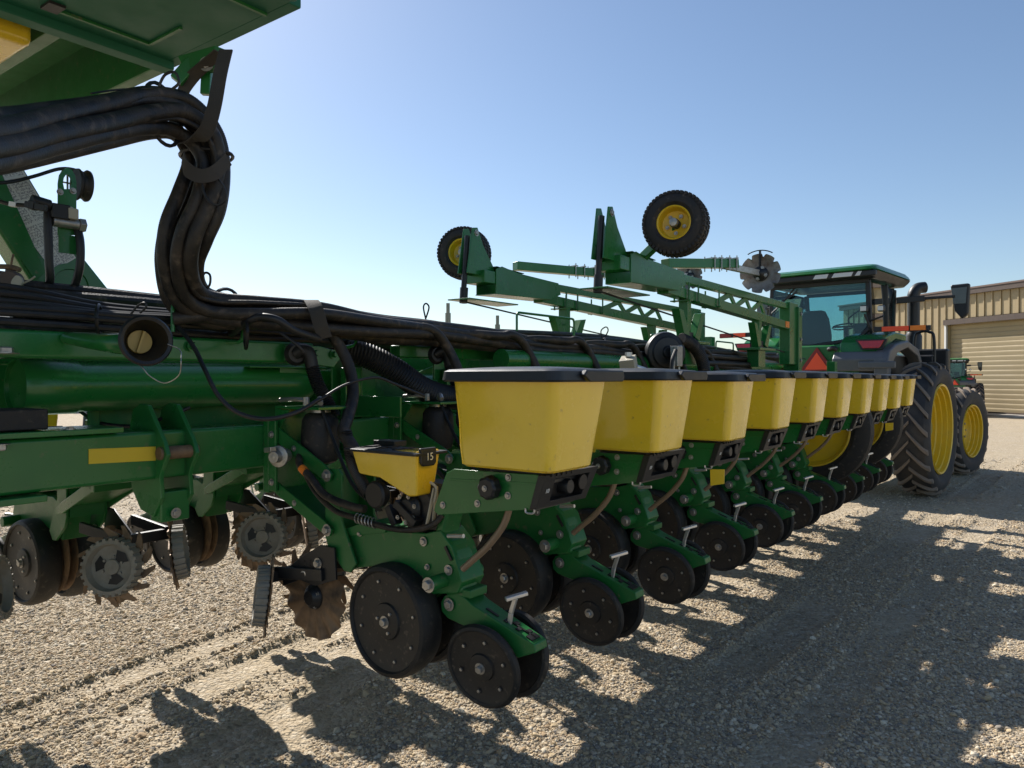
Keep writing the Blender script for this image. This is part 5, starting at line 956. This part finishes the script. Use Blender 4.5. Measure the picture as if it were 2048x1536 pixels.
hose('fat corrugated vacuum hose curving down behind the drop hose', [at(690, 700, v=-2.86), at(735, 712, v=-2.80), at(790, 740, v=-2.74), at(840, 775, v=-2.7), at(885, 792, v=-2.68), at(960, 800, v=-2.66)], 0.062, 'cable rubber', name='vacuum_hose', n=20, rib=0.06, pitch=0.016)
hose('fat black duct lying behind the second hopper lid', [at(1072, 745, v=-2.75), at(1085, 724, v=-2.75), at(1130, 718, v=-2.75), at(1200, 722, v=-2.75), at(1260, 735, v=-2.7)], 0.075, 'cable rubber', name='vacuum_duct', n=20, rib=0.012, pitch=0.03)
hose('corrugated grey hose dropping from the black fan housing', [at(1362, 678, v=-2.45), at(1385, 690, v=-2.42), at(1402, 715, v=-2.4), at(1410, 752, v=-2.4), at(1412, 790, v=-2.4)], 0.05, 'hose rubber', name='fan_hose', n=18, rib=0.06, pitch=0.018)
# ties and straps
def ring_tie(label, c, ax, r1, r2, m='cable rubber', wd=0.007, name='cable_tie', cat='cable tie', tail=None, group='zip ties round the hoses'):
    a, e1, e2 = perp(ax); P = [Vector(c)+(e1*cos(g)*r1+e2*sin(g)*r2) for g in [2*pi*k/24 for k in range(25)]]; b_ = MB().tube(P, wd, 6, raw=True)
    if tail: b_.tube(tail, wd*0.7, 5)
    return single(name, b_, m, label, cat, group)
ring_tie('zip tie round the thick bundle just before the bend', at(325, 229, d=2.66), (0.9, 0.45, 0.12), 0.098, 0.11, tail=[A(318, 172, 2.5), A(330, 150, 2.5), A(350, 145, 2.5), A(358, 165, 2.5), A(345, 178, 2.5)])
ring_tie('zip tie with a hanging loop on the drop of the thick bundle', at(413, 312, d=2.85), (0.0, 0, 1), 0.088, 0.11, tail=[A(402, 325, 2.72), A(402, 360, 2.72), A(412, 395, 2.72), A(432, 410, 2.72), (A(450, 400, 2.72)), A(448, 375, 2.72), A(425, 345, 2.72)])
ring_tie('zip tie where the bundle turns on to the beam', at(448, 620, d=3.12), (0.9, 0.3, -0.2), 0.10, 0.09, tail=[A(402, 560, 2.95), A(410, 546, 2.95), A(420, 550, 2.95), (A(420, 568, 2.95)), A(412, 580, 2.95)])
ring_tie('zip tie standing up on the hoses near the first hopper', at(862, 672, d=4.35), (0.7, 0.7, 0), 0.10, 0.09, tail=[A(852, 640, 4.3), A(847, 615, 4.3), A(852, 607, 4.3), A(858, 615, 4.3), A(852, 636, 4.3)])
ring_tie('zip tie round the thin hoses left of the black cup', at(198, 640, d=2.75), (0.5, 0.85, 0), 0.075, 0.055)
ring_tie('zip tie round the thin hoses right of the black cup', at(492, 668, d=3.05), (0.5, 0.85, 0), 0.085, 0.06)
ring_tie('zip tie with a tall loop between the marker supports', at(1208, 695, d=5.7), (0.7, 0.7, 0), 0.07, 0.07, tail=[A(1205, 680, 5.7), A(1202, 662, 5.7), A(1212, 654, 5.7), A(1216, 662, 5.7), A(1206, 680, 5.7)])
hose('looped zip tie tail standing above the black cup', [A(262, 628, 2.75), A(275, 612, 2.75), A(288, 606, 2.75), A(292, 614, 2.75), A(280, 626, 2.75)], 0.004, name='tie_tail', cat='cable tie')
hose('blue grey tie tail pointing left above the thick bundle', [A(182, 187, 2.3), A(230, 180, 2.4), A(280, 177, 2.5), A(310, 176, 2.55)], 0.003, name='tie_tail', cat='cable tie')
def ribbon(pts, wd, th, wdir):
    b_ = MB(); P = smooth_path(pts, 8); wv_ = Vector(wdir).normalized()
    rings = []
    for i, p in enumerate(P):
        t = (P[min(i+1, len(P)-1)]-P[max(0, i-1)]).normalized(); e = (wv_-t*wv_.dot(t)).normalized(); f = t.cross(e)
        rings.append([p+e*wd/2+f*th/2, p-e*wd/2+f*th/2, p-e*wd/2-f*th/2, p+e*wd/2-f*th/2])
    return b_.loft(rings)
single('lifting_strap', ribbon([A(452, 100, 2.72), A(440, 150, 2.68), A(428, 215, 2.66), A(412, 262, 2.68), A(385, 282, 2.72), A(360, 276, 2.80), A(352, 225, 2.98), A(380, 160, 3.02), A(440, 105, 2.9)], 0.050, 0.006, (0.805, 0.593, 0.12)), 'strap web', 'dark webbing strap slung round the thick bundle from the hook', 'strap')
single('rubber_band', ribbon([A(366, 315, 2.74), A(374, 338, 2.70), A(400, 352, 2.69), A(430, 345, 2.70), A(456, 318, 2.76)], 0.05, 0.005, (0, 0, 1)), 'strap web', 'wide dark band wrapped round the hanging hoses below the bend', 'strap')
single('webbing_strap', ribbon([A(650, 676, 3.14), A(641, 650, 3.12), A(632, 618, 3.13), A(622, 601, 3.22), A(618, 606, 3.40)], 0.06, 0.005, (0.8, 0.6, 0)), 'strap web', 'short webbing strap over the hoses on the beam, with crossed stitching', 'strap')
# ================================================================== CONNECTORS AND FAN BEHIND THE HOPPERS
fan = thing('vacuum_fan', 'black finned vacuum fan housing standing behind the hopper lids', 'fan', at(1330, 745, v=-2.5))
b = MB(); c = at(1330, 705, v=-2.55)
b.lathe(c, (0.75, -0.66, 0), [(-0.09, 0.0), (-0.09, 0.10), (-0.07, 0.15), (0.0, 0.17), (0.035, 0.16), (0.045, 0.13), (0.06, 0.12), (0.065, 0.05), (0.085, 0.045), (0.085, 0.0)], 40, mod=lambda g, d, rr, j: (d, rr)); part('fan_housing', b, 'black plastic', fan, bev=0.006)
b = MB()
for k in range(6): b.beam(c+Vector((0.06, -0.055, 0))+Vector((0.03*k-0.05, 0.03*k-0.05, 0.16)), c+Vector((0.06, -0.055, 0))+Vector((0.03*k-0.05, 0.03*k-0.05, -0.12)), 0.012, 0.03)
part('cooling_fins', b, 'cable rubber', fan)
b = MB(); q = at(1352, 715, v=-2.42); b.box(q.x-0.03, q.x+0.03, q.y-0.04, q.y+0.06, q.z-0.07, q.z+0.09); b.cyl(q+Vector((0, -0.05, -0.02)), q+Vector((0, -0.05, -0.14)), 0.012); b.cyl(q+Vector((0, 0.05, -0.02)), q+Vector((0, 0.05, -0.14)), 0.012); b.cyl(q+Vector((0, -0.04, 0.07)), q+Vector((0, 0.09, 0.09)), 0.014); part('motor_fittings', b, 'zinc steel', fan, bev=0.003)
b = MB(); b.tube([at(1352, 700, v=-2.4), at(1345, 720, v=-2.4), at(1343, 745, v=-2.4)], 0.015, 10); part('drain_hose', b, 'cable rubber', fan)
vb = thing('valve_block', 'tan metal valve block with a silver fitting on the second hopper lid line', 'valve', at(1258, 745, v=-2.35))
b = MB(); q = at(1257, 728, v=-2.35); b.box(-0.05, 0.05, -0.06, 0.06, -0.045, 0.045); b = b.moved(Matrix.Translation(q) @ Matrix.Rotation(0.35, 4, 'X') @ Matrix.Rotation(0.3, 4, 'Z')); part('block', b, 'tan casting', vb, bev=0.004)
b = MB(); b.cyl(q+Vector((0, 0, 0.05)), q+Vector((0, 0, 0.08)), 0.025, 6); b.tube([q+Vector((0.03, 0.05, -0.02)), q+Vector((0.06, 0.13, -0.04)), q+Vector((0.05, 0.20, -0.055))], 0.018, 12); part('fitting', b, 'bright steel', vb)
for (x, y, nm) in ((896, 640, 'left'), (995, 662, 'right')):
    b = MB(); q = at(x, y, v=-3.5); b.cyl(q-Vector((0, 0, 0.05)), q+Vector((0, 0, 0.05)), 0.020, 8); b.cyl(q+Vector((0, 0, 0.05)), q+Vector((0, 0, 0.12)), 0.013, 8); b.cyl(q-Vector((0, 0, 0.3)), q-Vector((0, 0, 0.05)), 0.026, 8)
    single('quick_coupler', b, 'tan casting', f'pale upright coupler standing above the hoses, the {nm} one of two', 'coupler', 'upright couplers')
# ================================================================== WING LIFT WHEELS
def lift_wheel(u_, label):
    c = Vector((-1.80, u_, 1.285)); r = bpy.data.objects.new('wing_wheel', None); link(r, fr); ORG[r.name] = ORG[fr.name]; r['label'] = label
    R = 0.51; h = 0.10
    T = MB(); T.lathe(c, (0, 1, 0), [(-h*0.7, 0.335), (-h, 0.38), (-h*0.95, 0.46), (-h*0.72, R-0.008), (-h*0.45, R), (-h*0.40, R-0.012), (-h*0.34, R), (-0.005, R+0.002), (0.0, R-0.012), (0.005, R+0.002), (h*0.34, R), (h*0.40, R-0.012), (h*0.45, R), (h*0.72, R-0.008), (h*0.95, 0.46), (h, 0.38), (h*0.7, 0.335)], 72, close=True); part('tyre', T, 'black rubber', r)
    D = MB(); D.lathe(c, (0, 1, 0), [(-h*0.75, 0.345), (-h*0.80, 0.33), (-h*0.55, 0.315), (-h*0.1, 0.30), (-h*0.05, 0.26), (-h*0.1, 0.10), (-h*0.1, 0.0), (h*0.5, 0.0), (h*0.5, 0.345)], 56, cap=False); part('rim', D, 'yellow paint', r)
    H = MB(); H.lathe(c, (0, -1, 0), [(0, 0.08), (0.08, 0.06), (0.12, 0.05)], 24); part('hub', H, 'yellow paint', r)
    S = MB(); S.beam((-2.85, u_+0.13, 1.45), (-1.8, u_+0.13, 1.31), 0.05, 0.09); part('axle_arm', S, 'green cast', r, bev=0.005)
    return r
lift_wheel(7.07, 'tall ribbed wing wheel with yellow rim behind the fifth and sixth hoppers'); lift_wheel(8.60, 'second ribbed wing wheel, nearer the tractor, between the last hoppers')
# ================================================================== MARKER ARMS
def marker(v0, u_off, side, label):
    r = thing('row_marker', label, 'marker arm', (v0, 5.5+u_off, 2.0), group='folded marker arms above the hoppers')
    q = lambda v, u, h: Vector((v0+side*v, u+u_off, h))
    # twin bracket plates with black cylinder
    for dv in (-0.045, 0.045):
        b = MB(); b.prism([q(dv, 4.47, 2.92), q(dv, 4.53, 2.93), q(dv, 4.60, 2.80), q(dv, 4.72, 2.66), q(dv, 4.76, 2.60), q(dv, 4.62, 2.56), q(dv, 4.40, 2.56)], (0.010, 0, 0)); part('bracket_plate', b, 'green paint', r, bev=0.003)
    b = MB(); b.cyl(q(0, 4.47, 2.86), q(0, 4.42, 2.40), 0.022); b.cyl(q(0, 4.43, 2.45), q(0, 4.42, 2.33), 0.032); part('cylinder', b, 'cable rubber', r)
    bolt(r, q(0.056*side, 4.515, 2.885), (1, 0, 0), 0.018)
    b = MB(); b.box(*sorted((q(-0.10, 0, 0).x, q(0.10, 0, 0).x)), 4.56+u_off, 4.72+u_off, 2.50, 2.60); part('knuckle', b, 'green paint', r, bev=0.006)
    b = MB(); b.box(*sorted((q(-0.11, 0, 0).x, q(0.11, 0, 0).x)), 4.36+u_off, 5.0+u_off, 2.352, 2.362); part('shoe_plate', b, 'green paint', r, bev=0.002)
    # channel head
    b = MB()
    for dv in (-0.10, 0.10): b.prism([q(dv, 4.70, 2.62), q(dv, 4.78, 2.65), q(dv, 5.0, 2.62), q(dv, 5.62, 2.60), q(dv, 5.66, 2.50), q(dv, 5.5, 2.44), q(dv, 4.70, 2.42)], (0.008, 0, 0))
    b.prism([q(-0.10, 4.70, 2.42), q(0.108, 4.70, 2.42), q(0.108, 5.5, 2.44), q(-0.10, 5.5, 2.44)], (0, 0, 0.008)); b.prism([q(-0.10, 4.72, 2.64), q(0.108, 4.72, 2.64), q(0.108, 5.1, 2.625), q(-0.10, 5.1, 2.625)], (0, 0, 0.006)); part('channel_head', b, 'green paint', r, bev=0.003)
    b = MB(); b.beam(q(0, 5.55, 2.575), q(0, 9.05, 2.575), 0.07, 0.065); part('upper_chord', b, 'green paint', r, bev=0.005)
    b = MB(); b.beam(q(0, 5.45, 2.46), q(0, 8.9, 2.34), 0.10, 0.085); part('lower_chord', b, 'green paint', r, bev=0.005)
    hl = lambda u: 2.46-0.12*(u-5.45)/3.45+0.04
    us = [6.65, 6.95, 7.1, 7.4, 7.55, 7.85, 8.0]
    for i in range(len(us)-1):
        b = MB(); top = i % 2; b.beam(q(0, us[i], 2.545 if top else hl(us[i])), q(0, us[i+1], hl(us[i+1]) if top else 2.545), 0.05, 0.018, (1, 0, 0)); part('truss_web', b, 'green paint', r, bev=0.002)
    b = MB(); b.box(*sorted((q(-0.06, 0, 0).x, q(0.06, 0, 0).x)), 8.72+u_off, 9.06+u_off, 1.9, 2.62); b.box(*sorted((q(-0.09, 0, 0).x, q(0.09, 0, 0).x)), 8.98+u_off, 9.12+u_off, 1.56, 2.58); part('end_post', b, 'green paint', r, bev=0.008)
    for h_ in (2.5, 2.2, 1.95): bolt(r, q(0.095, 9.05, h_), (side, 0, 0), 0.016)
    b = MB(); b.box(*sorted((q(-0.055, 0, 0).x, q(0.055, 0, 0).x)), 8.58+u_off, 8.72+u_off, 2.32, 2.39); part('end_cap', b, 'amber', r)
    # u bolts on the chord
    for uu in (5.82, 6.02, 6.5):
        b = MB(); 
        for dv in (-0.065, 0.065): b.cyl(q(dv, uu, 2.38), q(dv, uu, 2.54), 0.008, 8)
        b.box(*sorted((q(-0.09, 0, 0).x, q(0.09, 0, 0).x)), uu-0.03+u_off, uu+0.03+u_off, 2.385, 2.395); part('clamp', b, 'green paint', r)
    # support cradle
    for uu in (5.85, 7.7):
        b = MB(); b.box(*sorted((q(-0.04, 0, 0).x, q(0.04, 0, 0).x)), uu+u_off, uu+0.08+u_off, 2.12, 2.43); cr = part('cradle_post', b, 'green paint', r, bev=0.003)
        b = MB()
        for s_ in (-1, 1): b.prism([q(0, uu+0.04+s_*0.05, 2.09), q(0, uu+0.04+s_*0.19, 2.30), q(0, uu+0.04+s_*0.28, 2.31), q(0, uu+0.04+s_*0.15, 2.06)], (0.07, 0, 0))
        b.box(*sorted((q(-0.12, 0, 0).x, q(0.12, 0, 0).x)), uu-0.22+u_off, uu+0.30+u_off, 2.03, 2.055); b.box(*sorted((q(-0.06, 0, 0).x, q(0.06, 0, 0).x)), uu-0.08+u_off, uu+0.14+u_off, 1.86, 2.03); part('cradle', b, 'green paint', r, bev=0.003)
        b = MB(); b.box(*sorted((q(-0.05, 0, 0).x, q(0.05, 0, 0).x)), uu-0.02+u_off, uu+0.10+u_off, 2.06, 2.13); part('cradle_pad', b, 'cable rubber', r)
    b = MB(); b.cyl(q(0.0, 4.45, 2.34), q(0.0, 9.6, 1.98), 0.007, 6); part('tension_rod', b, 'cable rubber', r)
    # wheel
    wc = q(0.40 if side > 0 else 0.36, 4.80 if side > 0 else 4.86, 2.81); wc.y += 0.0
    ax = Vector((-0.22, 1, 0)).normalized() if side > 0 else Vector((-0.42, 1, 0)).normalized()
    we = bpy.data.objects.new('marker_wheel', None); link(we, r); ORG[we.name] = ORG[r.name]
    T = MB(); R = 0.220; h = 0.095
    T.lathe(wc, ax, [(-h*0.75, 0.112), (-h, 0.14), (-h*1.02, 0.175), (-h*0.85, 0.209), (-h*0.5, R), (h*0.5, R), (h*0.85, 0.209), (h*1.02, 0.175), (h, 0.14), (h*0.75, 0.112)], 60, close=True)
    a_, e1, e2 = perp(ax)
    for k in range(44):
        for j_, dd in enumerate((-0.075, -0.03, 0.03, 0.075)):
            g = 2*pi*(k+0.5*(j_ % 2))/44; n_ = e1*cos(g)+e2*sin(g); tg = -e1*sin(g)+e2*cos(g); rad = R if abs(dd) < 0.05 else R-0.010
            T.beam(wc+ax*(dd-0.018)+n_*(rad-0.004), wc+ax*(dd+0.018)+n_*(rad-0.004), 0.020, 0.020, n_)
    part('tyre', T, 'black rubber', we)
    D = MB(); D.lathe(wc, -ax, [(h*0.82, 0.118), (h*0.86, 0.112), (h*0.80, 0.106), (h*0.3, 0.100), (0.0, 0.092), (-0.01, 0.06), (-0.01, 0.0), (-0.03, 0.0), (-0.05, 0.11), (-h*0.8, 0.115)], 48, cap=False); part('rim', D, 'yellow paint', we)
    H = MB(); H.lathe(wc, -ax, [(-0.01, 0.034), (0.05, 0.032), (0.05, 0.0)], 20); part('hub', H, 'cable rubber', we)
    H = MB(); H.lathe(wc, -ax, [(0.05, 0.028), (0.095, 0.027), (0.10, 0.0)], 20); part('hub_cap', H, 'zinc steel', we)
    for k in range(5):
        g = 2*pi*k/5+0.3; bolt(we, wc-ax*(-0.008)+(e1*cos(g)+e2*sin(g))*0.062-ax*0.01, -ax, 0.009, 0.01)
    b = MB(); b.beam(wc+ax*0.02, q(0.06, 4.95, 2.62), 0.05, 0.06); b.beam(q(0.06, 4.95, 2.62), q(0.0, 5.15, 2.60), 0.05, 0.05); part('wheel_strut', b, 'green paint', r, bev=0.004)
    return r
m1 = marker(-3.73, 0.0, -1, 'left marker arm, its small wheel half behind the upright bracket')
m2 = marker(-2.53, 0.0, 1, 'right marker arm, its small wheel held clear of the bracket')
def disc_arm(P0, P1, c, ax, R, label):
    r = thing('marker_disc', label, 'marker disc', c-Vector((0, 0, R)), group='notched marker discs')
    b = MB(); b.beam(P0, P1, 0.10, 0.085); part('square_arm', b, 'green paint', r, bev=0.006)
    dr = (P1-P0).normalized(); L_ = (P1-P0).length
    b = MB(); b.beam(P1-dr*0.3, c, 0.05, 0.06); part('steel_shank', b, 'zinc steel', r, bev=0.003)
    for t in (0.62, 0.72, 0.84, 0.95):
        b = MB(); p = P0+dr*L_*t; e = dr.cross(Vector((0, 0, 1))).normalized()
        for s_ in (-1, 1): b.cyl(p+e*s_*0.06-Vector((0, 0, 0.07)), p+e*s_*0.06+Vector((0, 0, 0.075)), 0.006, 8)
        b.beam(p-e*0.07+Vector((0, 0, 0.05)), p+e*0.07+Vector((0, 0, 0.05)), 0.03, 0.012); part('u_bolt', b, 'zinc steel', r)
    def notch(g, d, rr, j): return (d, rr*(1-(0.17 if rr > R*0.99 else 0.10 if rr > R*0.9 else 0.02)*max(0, cos(9*g))**5) if rr > R*0.75 else rr)
    b = MB(); b.lathe(c, ax, [(0.02, 0.0), (0.018, R*0.3), (0.010, R*0.6), (0.0, R*0.78), (-0.012, R*0.92), (-0.018, R), (-0.014, R), (-0.008, R*0.92), (0.004, R*0.78), (0.014, R*0.6), (0.022, R*0.3), (0.024, 0.0)], 216, mod=notch); part('notched_disc', b, 'worn disc', r)
    b = MB(); b.lathe(c, -ax, [(-0.02, R*0.38), (0.02, R*0.36), (0.05, R*0.2), (0.06, 0.0)], 24); part('hub', b, 'black plastic', r)
    a_, e1, e2 = perp(ax)
    for k in range(4): g = k*pi/2+0.4; bolt(r, c-ax*0.03+(e1*cos(g)+e2*sin(g))*R*0.27, -ax, 0.014, 0.012)
    b = MB(); P = [c-ax*0.03+(Vector((0, 0, 1))*cos(g)+e_*sin(g))*R*1.15 for e_ in [Vector((0, 0, 1)).cross(ax).normalized()] for g in [(-0.55+0.11*k) for k in range(11)]]; b.tube(P, 0.006, 6, raw=True); b.beam(c-ax*0.03, c-ax*0.03+Vector((0, 0, R*1.15)), 0.03, 0.015, (1, 0, 0)); part('scraper', b, 'cable rubber', r)
    return r
axd = Vector((-0.15, 0.98, 0.0)).normalized()
disc_arm(A(1330, 527, 6.7), A(1470, 528, 7.3), A(1521, 547, 7.5), axd, 0.20, 'rusty notched marker disc against the sky beside the cab roof')
disc_arm(A(1030, 532, 7.4), A(1210, 548, 8.0), A(1378, 552, 8.6), axd, 0.16, 'dark notched marker disc behind the right marker wheel')
# ================================================================== equipment in front of the tractor
ms = thing('wing_end_frame', 'green frame of brackets and posts at the tractor end of the planter', 'frame', (-3.0, 10.2, 1.4))
b = MB(); b.box(-4.0, -2.2, 10.6, 10.75, 1.55, 1.70); b.box(-3.3, -3.15, 9.9, 13.0, 1.15, 1.35); b.box(-3.9, -3.75, 9.6, 9.75, 1.4, 2.3); part('cross_beam', b, 'green paint', ms, bev=0.008)
for (vv, uu, h1) in ((-2.3, 9.9, 1.95), (-3.6, 9.3, 2.1), (-2.9, 9.9, 1.9)):
    b = MB(); b.box(vv-0.05, vv+0.05, uu, uu+0.12, 1.45, h1); part('frame_post', b, 'green paint', ms, bev=0.006)
ov = thing('hazard_sign', 'second red and orange slow vehicle triangle, half hidden by the green end post', 'sign', at(1570, 745, d=8.9))
b = MB(); b.prism([A(1541, 752, 9.0), A(1602, 752, 9.0), A(1572, 700, 9.0)], (0, 0.02, 0)); part('sign_border', b, 'dark red', ov)
b = MB(); b.prism([A(1549, 749, 8.97), A(1594, 749, 8.97), A(1572, 710, 8.97)], (0, 0.02, 0)); part('fluorescent_triangle', b, 'orange red', ov)
print('objects', len(bpy.data.objects))
